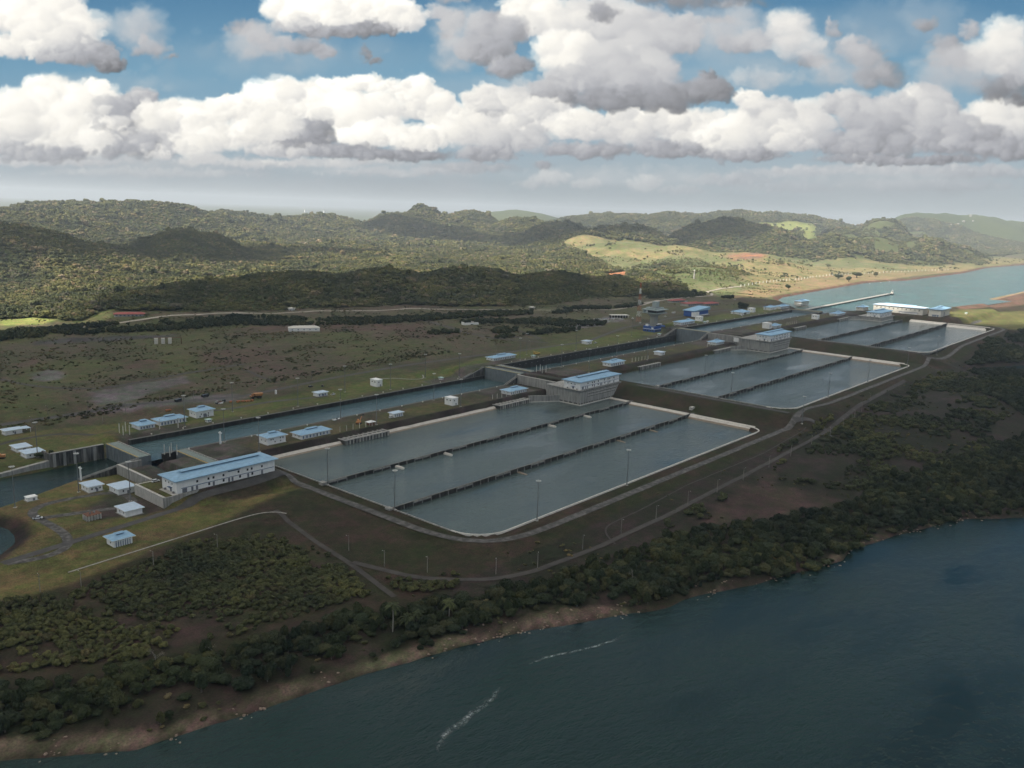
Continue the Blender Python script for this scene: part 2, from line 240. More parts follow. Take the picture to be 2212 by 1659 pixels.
# ------------------------------------------------------------------ materials
def mat(name, rgb, rough=.8, var=.25, scale=.4, streak=0, metal=0, rgb2=None, rgb3=None, bump=0, detail=6, spec=.4, thr=None, inst=0, fine=0, transl=0):
    M = bpy.data.materials.new(name); M.use_nodes = True; nt = M.node_tree; N = nt.nodes; L = nt.links
    b = N['Principled BSDF']; b.inputs['Roughness'].default_value = rough; b.inputs['Metallic'].default_value = metal
    b.inputs['Specular IOR Level'].default_value = spec
    g = N.new('ShaderNodeNewGeometry'); mp = N.new('ShaderNodeMapping'); L.new(g.outputs['Position'], mp.inputs[0])
    if streak: mp.inputs['Scale'].default_value = (1, 1, streak)
    n = N.new('ShaderNodeTexNoise'); L.new(mp.outputs[0], n.inputs['Vector']); n.inputs['Scale'].default_value = scale; n.inputs['Detail'].default_value = detail; n.inputs['Roughness'].default_value = .62
    mx = N.new('ShaderNodeMix'); mx.data_type = 'RGBA'
    fac = n.outputs['Fac']
    mr = N.new('ShaderNodeMapRange'); L.new(fac, mr.inputs[0]); mr.inputs[1].default_value = .33; mr.inputs[2].default_value = .67
    if thr: mr.inputs[1].default_value, mr.inputs[2].default_value = thr
    L.new(mr.outputs[0], mx.inputs[0])
    c2 = rgb2 or tuple(min(1, c*(1+var)) for c in rgb); c1 = rgb if rgb2 else tuple(c*(1-var) for c in rgb)
    mx.inputs[6].default_value = (*c1, 1); mx.inputs[7].default_value = (*c2, 1)
    out = mx.outputs[2]
    if inst:
        oi = N.new('ShaderNodeObjectInfo'); rmp = N.new('ShaderNodeValToRGB'); L.new(oi.outputs['Random'], rmp.inputs[0])
        e = rmp.color_ramp.elements; cs = inst; e[0].position = 0; e[0].color = (*cs[0][1], 1); e[1].position = cs[1][0]; e[1].color = (*cs[1][1], 1)
        for p_, c_ in cs[2:]:
            q = e.new(p_); q.color = (*c_, 1)
        m2 = N.new('ShaderNodeMix'); m2.data_type = 'RGBA'; m2.blend_type = 'MULTIPLY'; m2.inputs[0].default_value = 1
        L.new(rmp.outputs[0], m2.inputs[6]); L.new(out, m2.inputs[7]); out = m2.outputs[2]
    if inst:
        for s_, lo, hi in ((.011, (.62, .70, .72), (1.38, 1.30, 1.05)), (.05, (.85, .87, .9), (1.14, 1.1, 1.04))):  # random foliage tones, range widened to paint in sunlit patches of canopy
            n2 = N.new('ShaderNodeTexNoise'); L.new(g.outputs['Position'], n2.inputs['Vector']); n2.inputs['Scale'].default_value = s_; n2.inputs['Detail'].default_value = 4
            r2 = N.new('ShaderNodeMapRange'); L.new(n2.outputs['Fac'], r2.inputs[0]); r2.inputs[1].default_value = .38; r2.inputs[2].default_value = .62
            m3 = N.new('ShaderNodeMix'); m3.data_type = 'RGBA'; L.new(r2.outputs[0], m3.inputs[0]); m3.inputs[6].default_value = (*lo, 1); m3.inputs[7].default_value = (*hi, 1)
            m4 = N.new('ShaderNodeMix'); m4.data_type = 'RGBA'; m4.blend_type = 'MULTIPLY'; m4.inputs[0].default_value = 1; L.new(out, m4.inputs[6]); L.new(m3.outputs[2], m4.inputs[7]); out = m4.outputs[2]
    L.new(out, b.inputs['Base Color'])
    if bump:
        bp = N.new('ShaderNodeBump'); L.new(fac, bp.inputs['Height']); bp.inputs['Strength'].default_value = 1; bp.inputs['Distance'].default_value = bump
        L.new(bp.outputs[0], b.inputs['Normal'])
    return M
MT = {}
MT['white'] = mat('white_render', (.84, .83, .80), .7, .07, .5, streak=.15)
MT['cream'] = mat('cream_render', (.55, .53, .47), .7, .06, .4, streak=.15)
MT['trim'] = mat('white_trim', (.84, .84, .82), .6, .05, .6)
MT['blue'] = mat('blue_metal_roof', (.25, .42, .57), .5, .12, .35)
MT['paleblue'] = mat('pale_blue_roof', (.50, .61, .72), .55, .08, .5)
MT['band'] = mat('slate_blue_paint', (.13, .18, .27), .6, .1, 1)
MT['glass'] = mat('dark_window', (.025, .03, .035), .25, .3, 1, spec=.6)
MT['door'] = mat('grey_door', (.16, .17, .19), .6, .2, 1)
MT['conc'] = mat('weathered_concrete', (.30, .29, .265), .85, .35, .5, streak=.12, detail=8)
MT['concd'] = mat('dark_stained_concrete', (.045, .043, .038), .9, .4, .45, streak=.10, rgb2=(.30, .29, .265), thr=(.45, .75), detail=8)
MT['concm'] = mat('mid_concrete', (.13, .125, .11), .85, .3, .5, streak=.2)
MT['concx'] = mat('algae_stained_concrete', (.022, .021, .018), .9, .4, .5, streak=.12, rgb2=(.10, .095, .08), thr=(.45, .8), detail=8)
MT['concl'] = mat('light_concrete', (.48, .455, .41), .85, .18, .6, streak=.3)
MT['lip'] = mat('white_concrete_lip', (.62, .59, .53), .8, .12, .5)
MT['band_w'] = mat('pale_concrete_slope', (.56, .52, .46), .85, .15, .25)
MT['band_t'] = mat('tan_stained_concrete', (.24, .19, .14), .85, .22, .3)
MT['rubble'] = mat('dark_rock_slope', (.032, .028, .024), .95, .4, .9, rgb2=(.08, .07, .06))
MT['asph'] = mat('worn_asphalt', (.066, .062, .058), .9, .3, .12, rgb2=(.12, .113, .108), thr=(.45, .8))
MT['pave'] = mat('pale_streaked_pavement', (.062, .058, .052), .9, .3, .22, rgb2=(.18, .17, .158), thr=(.44, .70), detail=9)
MT['track'] = mat('dirt_track', (.048, .042, .036), .95, .3, .15, rgb2=(.080, .071, .063))
MT['lighttrack'] = mat('pale_gravel_road', (.34, .30, .25), .95, .2, .15)
MT['gate'] = mat('grey_gate_steel', (.17, .19, .195), .6, .14, .4, streak=.4)
MT['gatetop'] = mat('greenish_gate_deck', (.20, .24, .22), .8, .2, .6)
MT['yellow'] = mat('yellow_paint', (.50, .34, .08), .7, .25, .8)
MT['kiosk'] = mat('pale_green_roof', (.42, .56, .52), .6, .1, 1)
MT['steel'] = mat('galvanised_steel', (.19, .195, .195), .5, .12, 1, metal=.3)
MT['polec'] = mat('grey_pole_concrete', (.26, .24, .21), .8, .15, 1)
MT['lamp'] = mat('lamp_housing', (.55, .55, .52), .4, .05, 1)
MT['orange'] = mat('orange_machine_paint', (.48, .22, .08), .6, .2, .9)
MT['black'] = mat('black_rubber', (.018, .018, .018), .8, .3, 1)
MT['red'] = mat('red_roof', (.27, .065, .055), .7, .2, .4)
MT['rust'] = mat('rusty_brown', (.16, .07, .04), .85, .3, .9)
MT['carw'] = mat('white_car_paint', (.75, .75, .74), .3, .04, 1, spec=.6)
MT['card'] = mat('dark_car_paint', (.03, .032, .04), .3, .1, 1, spec=.6)
MT['cobalt'] = mat('cobalt_blue_panel', (.02, .09, .34), .5, .15, .6)
MT['tower'] = mat('pale_tower_concrete', (.33, .32, .28), .85, .12, .3, streak=.15)
MT['towerg'] = mat('grey_green_cladding', (.33, .38, .37), .5, .08, .6)
MT['terra'] = mat('terracotta', (.45, .14, .08), .8, .2, .5)
MT['bark'] = mat('bark', (.11, .095, .08), .9, .3, 2)
GR = (.045, .062, .019); 
def leafmat(name, cols):
    return mat(name, (.8, .8, .8), .75, .45, .9, spec=.25, inst=cols, rgb2=(1.25, 1.2, 1.0))
MT['leaf'] = leafmat('forest_foliage', [(0, (.074, .086, .038)), (.22, (.088, .100, .042)), (.42, (.112, .118, .050)), (.55, (.064, .076, .038)), (.7, (.128, .126, .060)), (.82, (.090, .096, .046)), (.9, (.165, .135, .095)), (.96, (.19, .16, .125)), (1, (.10, .108, .047))])
MT['leafd'] = leafmat('dark_thicket_foliage', [(0, (.022, .036, .018)), (.3, (.034, .046, .021)), (.6, (.027, .041, .022)), (.8, (.052, .060, .026)), (1, (.068, .070, .036))])
MT['leafb'] = leafmat('olive_shrub_foliage', [(0, (.058, .070, .034)), (.35, (.074, .084, .038)), (.65, (.092, .098, .046)), (.85, (.048, .060, .032)), (1, (.10, .088, .052))])
MT['dry'] = leafmat('dry_scrub_foliage', [(0, (.070, .074, .034)), (.3, (.045, .055, .026)), (.6, (.095, .092, .042)), (.85, (.12, .10, .06)), (1, (.14, .12, .075))])
MT['palm'] = leafmat('palm_fronds', [(0, (.06, .075, .035)), (1, (.075, .09, .04))])
# ------------------------------------------------------------------ mesh helpers
COL = sc.collection
def link(o, parent=None):
    COL.objects.link(o)
    if parent is not None: o.parent = parent
    return o
def tag(o, label=None, cat=None, group=None, kind=None):
    if label: o['label'] = label
    if cat: o['category'] = cat
    if group: o['group'] = group
    if kind: o['kind'] = kind
    return o
def empty(name, loc, rz=0, parent=None):
    o = bpy.data.objects.new(name, None); o.location = loc; o.rotation_euler = (0, 0, rz); o.empty_display_size = 1
    return link(o, parent)
class MB:
    def __init__(s): s.v = []; s.f = []
    def add(s, vs, fs):
        k = len(s.v); s.v += [tuple(map(float, q)) for q in vs]; s.f += [tuple(i+k for i in f) for f in fs]; return s
    def box(s, x0, x1, y0, y1, z0, z1):
        return s.add([(x, y, z) for z in (z0, z1) for y in (y0, y1) for x in (x0, x1)], [(0, 2, 3, 1), (4, 5, 7, 6), (0, 1, 5, 4), (1, 3, 7, 5), (3, 2, 6, 7), (2, 0, 4, 6)])
    def hexa(s, b, t):                                   # bottom and top quads, counter-clockwise from above
        return s.add(list(b)+list(t), [(3, 2, 1, 0), (4, 5, 6, 7), (0, 1, 5, 4), (1, 2, 6, 5), (2, 3, 7, 6), (3, 0, 4, 7)])
    def prism(s, poly, z0, z1):
        n = len(poly); vs = [(x, y, z0) for x, y in poly]+[(x, y, z1) for x, y in poly]
        return s.add(vs, [tuple(range(n))[::-1], tuple(range(n, 2*n))]+[(i, (i+1) % n, n+(i+1) % n, n+i) for i in range(n)])
    def cyl(s, x, y, z0, z1, r0, r1=None, n=8):
        r1 = r0 if r1 is None else r1
        vs = [(x+r*math.cos(6.2832*i/n), y+r*math.sin(6.2832*i/n), z) for r, z in ((r0, z0), (r1, z1)) for i in range(n)]
        return s.add(vs, [tuple(range(n))[::-1], tuple(range(n, 2*n))]+[(i, (i+1) % n, n+(i+1) % n, n+i) for i in range(n)])
    def bar(s, p, q, r, n=6, r1=None):
        p = Vector(p); q = Vector(q); d = (q-p).normalized(); a = d.orthogonal().normalized(); b = d.cross(a); r1 = r if r1 is None else r1
        vs = [tuple(c+(a*math.cos(6.2832*i/n)+b*math.sin(6.2832*i/n))*rr) for c, rr in ((p, r), (q, r1)) for i in range(n)]
        return s.add(vs, [tuple(range(n))[::-1], tuple(range(n, 2*n))]+[(i, (i+1) % n, n+(i+1) % n, n+i) for i in range(n)])
    def hip(s, x0, x1, y0, y1, z, h, lip=.3):             # hipped roof with a fascia lip
        s.box(x0, x1, y0, y1, z, z+lip); z += lip; w, d = x1-x0, y1-y0; m_ = min(w, d)/2*.96
        if w >= d: r = [(x0+m_, (y0+y1)/2, z+h), (x1-m_, (y0+y1)/2, z+h)]; f = [(0, 1, 5, 4), (1, 2, 5), (2, 3, 4, 5), (3, 0, 4)]
        else: r = [((x0+x1)/2, y0+m_, z+h), ((x0+x1)/2, y1-m_, z+h)]; f = [(0, 1, 4), (1, 2, 5, 4), (2, 3, 5), (3, 0, 4, 5)]
        return s.add([(x0, y0, z+.002), (x1, y0, z+.002), (x1, y1, z+.002), (x0, y1, z+.002)]+r, f)
    def mesh(s, name):
        me = bpy.data.meshes.new(name); me.from_pydata(s.v, [], s.f); me.update(); return me
    def build(s, name, m, parent=None, loc=None, smooth=False):
        me = s.mesh(name); me.materials.append(MT[m] if isinstance(m, str) else m)
        if smooth: me.polygons.foreach_set('use_smooth', [True]*len(me.polygons))
        o = bpy.data.objects.new(name, me)
        if loc: o.location = loc
        return link(o, parent)
def B(name, m, parent, *boxes):
    b = MB()
    for q in boxes: b.box(*q)
    return b.build(name, m, parent)
def npmesh(name, V, F, m=None):
    V = np.asarray(V, np.float32); F = np.asarray(F, np.int32); me = bpy.data.meshes.new(name); k = F.shape[1]
    me.vertices.add(len(V)); me.vertices.foreach_set('co', V.ravel()); me.loops.add(F.size); me.loops.foreach_set('vertex_index', F.ravel())
    me.polygons.add(len(F)); me.polygons.foreach_set('loop_start', np.arange(0, F.size, k, dtype=np.int32)); me.update(calc_edges=True)
    if m: me.materials.append(MT[m] if isinstance(m, str) else m)
    return me
def copy_tree(o, parent=None):
    c = o.copy(); COL.objects.link(c)
    if parent is not None: c.parent = parent
    for ch in o.children: copy_tree(ch, c)
    return c
def hz(x, y): return float(height(np.array([float(x)]), np.array([float(y)]), False)[0])
# ------------------------------------------------------------------ ground
def lines(brk, fine, lo, hi, step, grow, far_lo, far_hi):
    a = [lo]
    while a[-1] < hi: a.append(a[-1]+step)
    s_ = step; v = a[-1]; up_ = []
    while v < far_hi: s_ = min(s_*grow, 900); v += s_; up_.append(v)
    s_ = step; v = lo; dn = []
    while v > far_lo: s_ = min(s_*grow, 900); v -= s_; dn.append(v)
    A_ = np.array(sorted(dn+a+up_)); brk = np.array(sorted(set(brk)))
    keep = np.min(abs(A_[:, None]-brk[None]), 1) > .9
    return np.array(sorted(list(A_[keep])+list(brk)))
RECESS = [(-83, -71, -58, -4), (-51, -40, -62, -2), (388, 398, -62, -8), (411, 422, -58, -8), (862, 872, -60, -6), (876, 884, -58, -8)]
RECESS_OPEN = [0, 2, 3, 4]
bx = [382.5, 383.4, 856.5, 857.4, -102, -100, -114.5, -112, -101, -99, -76, -62, 384, 386, 398, 412, 424, 858, 860, 882, 868, 1326, 1340]
by = [-139.5, -130.5, -216.5, -207.5, -2, -1.2, 56.2, 57, -135, -212, -60, -58, -104, -102]
for q in RECESS: bx += [q[0], q[1], q[0]-.6, q[1]+.6]
GX = lines(bx, 0, -420, 1700, 4.0, 1.028, -9000, 29000); GY = lines(by, 0, -640, 560, 4.0, 1.022, -3000, 29000)
XX, YY = np.meshgrid(GX, GY)
ZZ = np.zeros_like(XX)
for i in range(0, len(GY), 60): ZZ[i:i+60] = height(XX[i:i+60], YY[i:i+60])
for i in RECESS_OPEN:
    q = RECESS[i]; ins = (XX >= q[0]) & (XX <= q[1]) & (YY >= q[2]) & (YY <= q[3]); ZZ[ins] = np.minimum(ZZ[ins], (2, 5, 5, 14)[RECESS_OPEN.index(i)])
FBASE = [(-900,1250),(-100,1000),(110,870),(172,812),(200,745),(260,790),(290,760),(400,706),(560,640),(720,560),(880,470),(1000,425),(1150,405),(1300,380),(1440,372),(1500,420),(1597,440),(1700,520),(9000,520)]
GRASSL = [(2440,1504),(2650,1430),(2800,1250),(2850,1050),(2980,900),(3150,780),(3323,640),(3500,440),(4300,400),(5300,500),(5134,250),(4064,235),(2965,240),(2456,240),(1600,210),(1440,250),(1450,360),(1530,406),(1603,517),(1800,760),(2076,1053),(2298,1339)]
MIDT = [(1640,560),(1900,860),(2200,900),(2330,819),(2249,640),(1980,430),(1700,400),(1597,431)]
HILLF = [(3560,1250),(4396,1333),(6481,1390),(6515,900),(4700,400),(4100,330),(3560,420),(3300,640),(3300,860)]
LGREEN = [(4234,1150),(3900,1080),(4700,1500),(5243,1960),(5520,1883),(5586,1708)]
LFIELD = [(93,786),(110,850),(158,850),(178,800),(143,762)]; LFIELD2 = [(193,744),(250,795),(270,800),(240,740),(190,715)]
TREEBAND = [(-300,900),(30,760),(69,722),(194,702),(403,652),(567,484),(875,376),(833,342),(529,439),(356,574),(160,630),(-20,660),(-300,760)]
SHRUB = [(-330,-210),(-245,-178),(-220,-192),(-163,-181),(-131,-173),(-92,-190),(-79,-231),(-90,-280),(-100,-308),(-133,-300),(-172,-296),(-218,-285),(-250,-261),(-290,-245),(-360,-240)]
THICK = [(-400,-240),(-276,-262),(-244,-281),(-217,-292),(-176,-309),(-116,-322),(-66,-350),(-4,-366),(76,-380),(137,-392),(205,-425),(265,-450),(330,-440),(434,-470),(600,-500),(900,-560),(700,-720),(420,-590),(343,-550),(297,-518),(210,-485),(108,-470),(67,-443),(-9,-422),(-86,-381),(-144,-362),(-202,-351),(-251,-338),(-291,-305),(-420,-262)]
REEDS = [(-79,-296),(-62,-304),(-40,-328),(-66,-334),(-87,-316)]
SHRUBR = [(320,-372),(471,-345),(690,-338),(940,-334),(960,-352),(900,-480),(600,-470),(483,-510),(304,-472),(299,-438),(274,-398)]
SHRUBR2 = [(86,-368),(181,-364),(300,-366),(372,-340),(446,-330),(700,-326),(700,-334),(446,-342),(319,-365),(200,-385),(137,-384)]
GREENR = [(1500,-230),(1546,-165),(1700,-180),(1864,-269),(1800,-420),(1624,-380),(1500,-300)]
BPATCH = [(225,-365),(291,-372),(262,-392),(270,-441),(236,-436),(171,-413),(134,-386)]
GRAV = [[(-2,264),(65,272),(106,275),(105,247),(57,223),(4,201),(-24,205),(-14,240)],[(-16,392),(10,405),(16,381),(0,354),(-20,345)],[(866,233),(927,240),(908,179),(852,189)],[(757,183),(780,250),(860,255),(820,175)],[(-30,196),(-20,176),(60,140),(105,128),(104,160),(40,178),(0,190)]]
BROWN = [[(103,420),(131,374),(110,338),(83,365)],[(-5,455),(24,480),(20,460),(-2,444)],[(300,560),(420,440),(560,330),(600,380),(420,520)],[(470,300),(560,260),(600,290),(520,360)],[(150,300),(260,300),(300,380),(200,400)]]
DARKG = [[(74,613),(132,610),(252,562),(240,545),(125,568),(64,585)]]
QUARRY = [(2440,772),(2535,740),(2760,760),(2900,830),(2700,760),(2456,650),(2366,698)]
REDS = [(1660,756),(1830,800),(1850,770),(1729,720),(1560,643)]
TAN = [(1661,315),(1866,344),(2102,330),(2127,400),(2838,385),(3548,256),(3439,210),(2831,240),(1914,225),(1722,230),(1600,215),(1500,200),(1440,220),(1400,245)]
DAMP = [(1797,-131),(2155,-127),(2591,-136),(3400,-380),(2600,-330),(2003,-233),(1678,-185)]
def paint(x, y, z, inst=False):
    n1 = fbm(x, y, 70, 5, 101); n2 = fbm(x, y, 16, 4, 102); n3 = fbm(x, y, 240, 4, 103); n4 = fbm(x, y, 38, 4, 104)
    c = np.zeros(x.shape+(3,))
    def put(mask, rgb, rgb2=None, nn=None):
        mask = np.clip(mask, 0, 1)[..., None]; col = np.array(rgb, float)
        if rgb2 is not None: t = np.clip((nn-.38)/.24, 0, 1)[..., None]; col = col*(1-t)+np.array(rgb2)*t
        nonlocal c; c = c*(1-mask)+col*mask
    def pm(poly, w=3, wob=0): return 1-sstep(-w, w, psdf(poly, x, y)+(wob*(n2-.5) if wob else 0))
    one = np.ones_like(x)
    put(one, (.100, .086, .058), (.096, .100, .044), n1)                    # scrub plateau: brown soil to olive grass
    put(sstep(.52, .62, n4)*.6, (.066, .068, .032))
    put(sstep(.6, .7, n3)*.7, (.105, .078, .062))
    put((y < 0)*1., (.042, .044, .020), (.052, .043, .027), n1)                # embankments: dark grass and brown patches
    put((y < 0)*sstep(.56, .66, n4)*.6, (.066, .046, .033))
    put((y < -330)*1., (.050, .040, .032), (.034, .034, .020), n4)
    # decks
    dk = np.where((y > -1) & (y < 130) & (x > -60) & (x < 1700), 1., 0.)*np.clip((118-y)/12, 0, 1)
    put(dk, (.112, .128, .044), (.130, .138, .050), n1)
    dn = np.where((y > -47) & (y < 0) & (x > -60) & (x < 1345), 1., 0.)
    put(dn, (.120, .114, .046), (.085, .080, .048), n1)
    put(dn*sstep(-20, -10, y)*.75, (.085, .078, .062)); put(dk*(1-sstep(66, 74, y))*.75, (.085, .078, .064), (.11, .11, .05), n4)
    put(dn*sstep(.55, .66, n2)*.5, (.07, .06, .045))
    for hx0, hx1 in ((-105, 0), (300, 470), (780, 960), (1300, 1400)):
        put(np.where((x > hx0) & (x < hx1) & (y > -62) & (y < 80) & ((y < -2) | (y > 57)), .85, 0), (.060, .055, .048), (.12, .11, .10), n2)
    put(pm([(-110,-103),(-110,-62),(-24,-62),(-24,-103)], 1), (.085, .080, .075))
    # rock slopes down to the basins
    put(np.where((y > -56) & (y < -46) & (x > 0) & (x < 1445) & ~((x > 425) & (x < 492)) & ~((x > 920) & (x < 993)), 1., 0.), (.032, .028, .024), (.06, .052, .045), n2)
    # ground beside the approach: olive lawn
    put(pm([(-330,-150),(-222,-100),(-199,-46),(-330,-46),(-330,-12),(-190,-22),(-183,-14),(-132,7.5),(-100,-2),(-100,-106),(-60,-125),(-20,-112),(-20,-128),(-120,-160),(-200,-180),(-330,-190)], 4, 8), (.165, .142, .056), (.130, .115, .050), n4)
    put(pm([(-900,64),(-165,64),(-86,62),(-66,62),(-60,100),(0,122),(-60,150),(-200,190),(-900,190)], 4, 8), (.140, .136, .052), (.112, .112, .046), n4)
    put((1-sstep(2, 12, np.abs(psdf(BAY, x, y)-3)))*(psdf(BAY, x, y) < 14), (.030, .024, .022), (.07, .05, .04), n2)
    put(pm([(-150,-66),(-128,-52),(-116,-62),(-113,-108),(-130,-108),(-160,-92)], 4, 6)*.9, (.055, .048, .042), (.09, .08, .07), n2)
    for p in GRAV: put(pm(p, 5, 16), (.170, .160, .160), (.135, .125, .122), n2)
    for p in BROWN: put(pm(p, 12, 30)*.8, (.115, .075, .060), (.09, .065, .05), n2)
    for p in DARKG: put(pm(p, 8, 14), (.055, .050, .052), (.085, .08, .085), n2)
    # forest floor and grassland
    fb = np.interp(x, [p[0] for p in FBASE], [p[1] for p in FBASE]); fo = sstep(-8, 8, y-fb)
    put(fo*(y > 200), (.050, .066, .024), (.070, .085, .030), n3)
    g = pm(GRASSL, 25, 60)*(y > 60)
    put(g, (.155, .155, .078), (.12, .128, .060), n1); put(g*sstep(.48, .62, n3)*.8, (.24, .19, .095)); put(g*sstep(.56, .64, n4)*.6, (.095, .11, .042))
    put(pm(MIDT, 30, 60)*.6, (.07, .09, .035)); put(pm(HILLF, 60, 80), (.075, .085, .034)); put(pm(LGREEN, 50, 60), (.21, .23, .075))
    put(pm(LFIELD, 6, 8), (.22, .24, .075)); put(pm(LFIELD2, 6, 8), (.14, .15, .06))
    put(pm(QUARRY, 25, 60), (.16, .105, .085), (.34, .15, .08), n4); put(pm(REDS, 10, 20), (.42, .17, .09))
    ld = psdf(LAKEP, x, y)
    put(pm(TAN, 12, 20), (.23, .17, .095), (.17, .145, .075), n1)
    put((x > 1480)*(ld > -2)*(1-sstep(8, 15, ld+8*(n2-.5)))*(y > 0), (.10, .055, .042), (.13, .08, .06), n2)
    put((x > 1350)*(x < 1480)*(y > 60)*(y < 240)*1., (.055, .045, .032), (.09, .08, .04), n4)
    put(pm(DAMP, 8, 10), (.17, .105, .075), (.12, .075, .055), n2); put((x > 1700)*(ld > 0)*(1-sstep(14, 20, ld))*(y < 0), (.30, .22, .14))
    put(pm(GREENR, 12, 20), (.12, .115, .045), (.16, .16, .06), n4)
    put(pm(BPATCH, 6, 16), (.085, .060, .047), (.065, .048, .038), n2)
    put(pm(THICK, 6, 10), (.028, .030, .016), (.05, .04, .03), n4)
    put(pm(SHRUB, 6, 10), (.060, .045, .034), (.055, .055, .026), n4)
    sh = psdf(SHORE, x, y)+7*(fbm(x, y, 34, 3, 77)-.5)
    bw = np.interp(x, [-400,-300,-160,-90,-60,-20,0,20,200,215,235], [12,10,8,5,11,10,3,1,1,4,1]); put((1-sstep(-2, 3, sh-bw+14*(n4-.5)))*(sh > -30)*(y < -100), (.185, .145, .105), (.10, .080, .058), n2)
    put((1-sstep(0.2, 1.8, sh))*(y < -100), (.05, .035, .028))
    put((psdf(POND, x, y) < 10)*1., (.04, .03, .024))
    shade_side = np.where((y < 172) & (x < 1480), .84, 1.0); shade_side = np.where(y < -58, .80, shade_side)   # shade put into the ground colour round the works
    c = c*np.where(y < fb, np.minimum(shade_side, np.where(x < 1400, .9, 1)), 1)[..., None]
    return c
CC = np.ones(XX.shape+(4,), np.float32)
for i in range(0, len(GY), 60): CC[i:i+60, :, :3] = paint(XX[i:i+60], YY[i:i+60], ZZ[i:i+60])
ny, nx = XX.shape; idx = np.arange(ny*nx).reshape(ny, nx)
F = np.stack([idx[:-1, :-1], idx[:-1, 1:], idx[1:, 1:], idx[1:, :-1]], -1).reshape(-1, 4)
def groundmat():
    M = bpy.data.materials.new('ground'); M.use_nodes = True; nt = M.node_tree; N = nt.nodes; L = nt.links; b = N['Principled BSDF']
    b.inputs['Roughness'].default_value = .95; b.inputs['Specular IOR Level'].default_value = .15
    at = N.new('ShaderNodeAttribute'); at.attribute_name = 'col'; g = N.new('ShaderNodeNewGeometry')
    prev = at.outputs['Color']
    for scl, lo, hi, det in ((.9, .62, 1.38, 5), (.16, .68, 1.32, 6), (.035, .8, 1.2, 4)):
        n = N.new('ShaderNodeTexNoise'); L.new(g.outputs['Position'], n.inputs['Vector']); n.inputs['Scale'].default_value = scl; n.inputs['Detail'].default_value = det; n.inputs['Roughness'].default_value = .65
        mr = N.new('ShaderNodeMapRange'); L.new(n.outputs['Fac'], mr.inputs[0]); mr.inputs[1].default_value = .3; mr.inputs[2].default_value = .7; mr.inputs[3].default_value = lo; mr.inputs[4].default_value = hi
        vm = N.new('ShaderNodeVectorMath'); vm.operation = 'SCALE'; L.new(prev, vm.inputs[0]); L.new(mr.outputs[0], vm.inputs[3]); prev = vm.outputs[0]
        if scl == .9: nf = n
    for scl, lo, hi in ((.07, (.90, 1.06, .86), (1.12, .95, 1.08)), (.33, (.93, 1.05, .92), (1.08, .97, 1.05))):
        n = N.new('ShaderNodeTexNoise'); L.new(g.outputs['Position'], n.inputs['Vector']); n.inputs['Scale'].default_value = scl; n.inputs['Detail'].default_value = 6; n.inputs['Roughness'].default_value = .6
        mr = N.new('ShaderNodeMapRange'); L.new(n.outputs['Fac'], mr.inputs[0]); mr.inputs[1].default_value = .42; mr.inputs[2].default_value = .58
        mx = N.new('ShaderNodeMix'); mx.data_type = 'RGBA'; L.new(mr.outputs[0], mx.inputs[0]); mx.inputs[6].default_value = (*lo, 1); mx.inputs[7].default_value = (*hi, 1)
        vm = N.new('ShaderNodeVectorMath'); vm.operation = 'MULTIPLY'; L.new(prev, vm.inputs[0]); L.new(mx.outputs[2], vm.inputs[1]); prev = vm.outputs[0]
    L.new(prev, b.inputs['Base Color'])
    bp = N.new('ShaderNodeBump'); L.new(nf.outputs['Fac'], bp.inputs['Height']); bp.inputs['Distance'].default_value = .5; bp.inputs['Strength'].default_value = .8; L.new(bp.outputs[0], b.inputs['Normal'])
    return M
me = npmesh('ground', np.stack([XX, YY, ZZ], -1).reshape(-1, 3), F); me.materials.append(groundmat())
ca = me.color_attributes.new('col', 'FLOAT_COLOR', 'POINT'); ca.data.foreach_set('color', CC.reshape(-1))
me.polygons.foreach_set('use_smooth', np.ones(len(me.polygons), bool))
g_o = link(bpy.data.objects.new('ground', me)); g_o['kind'] = 'structure'
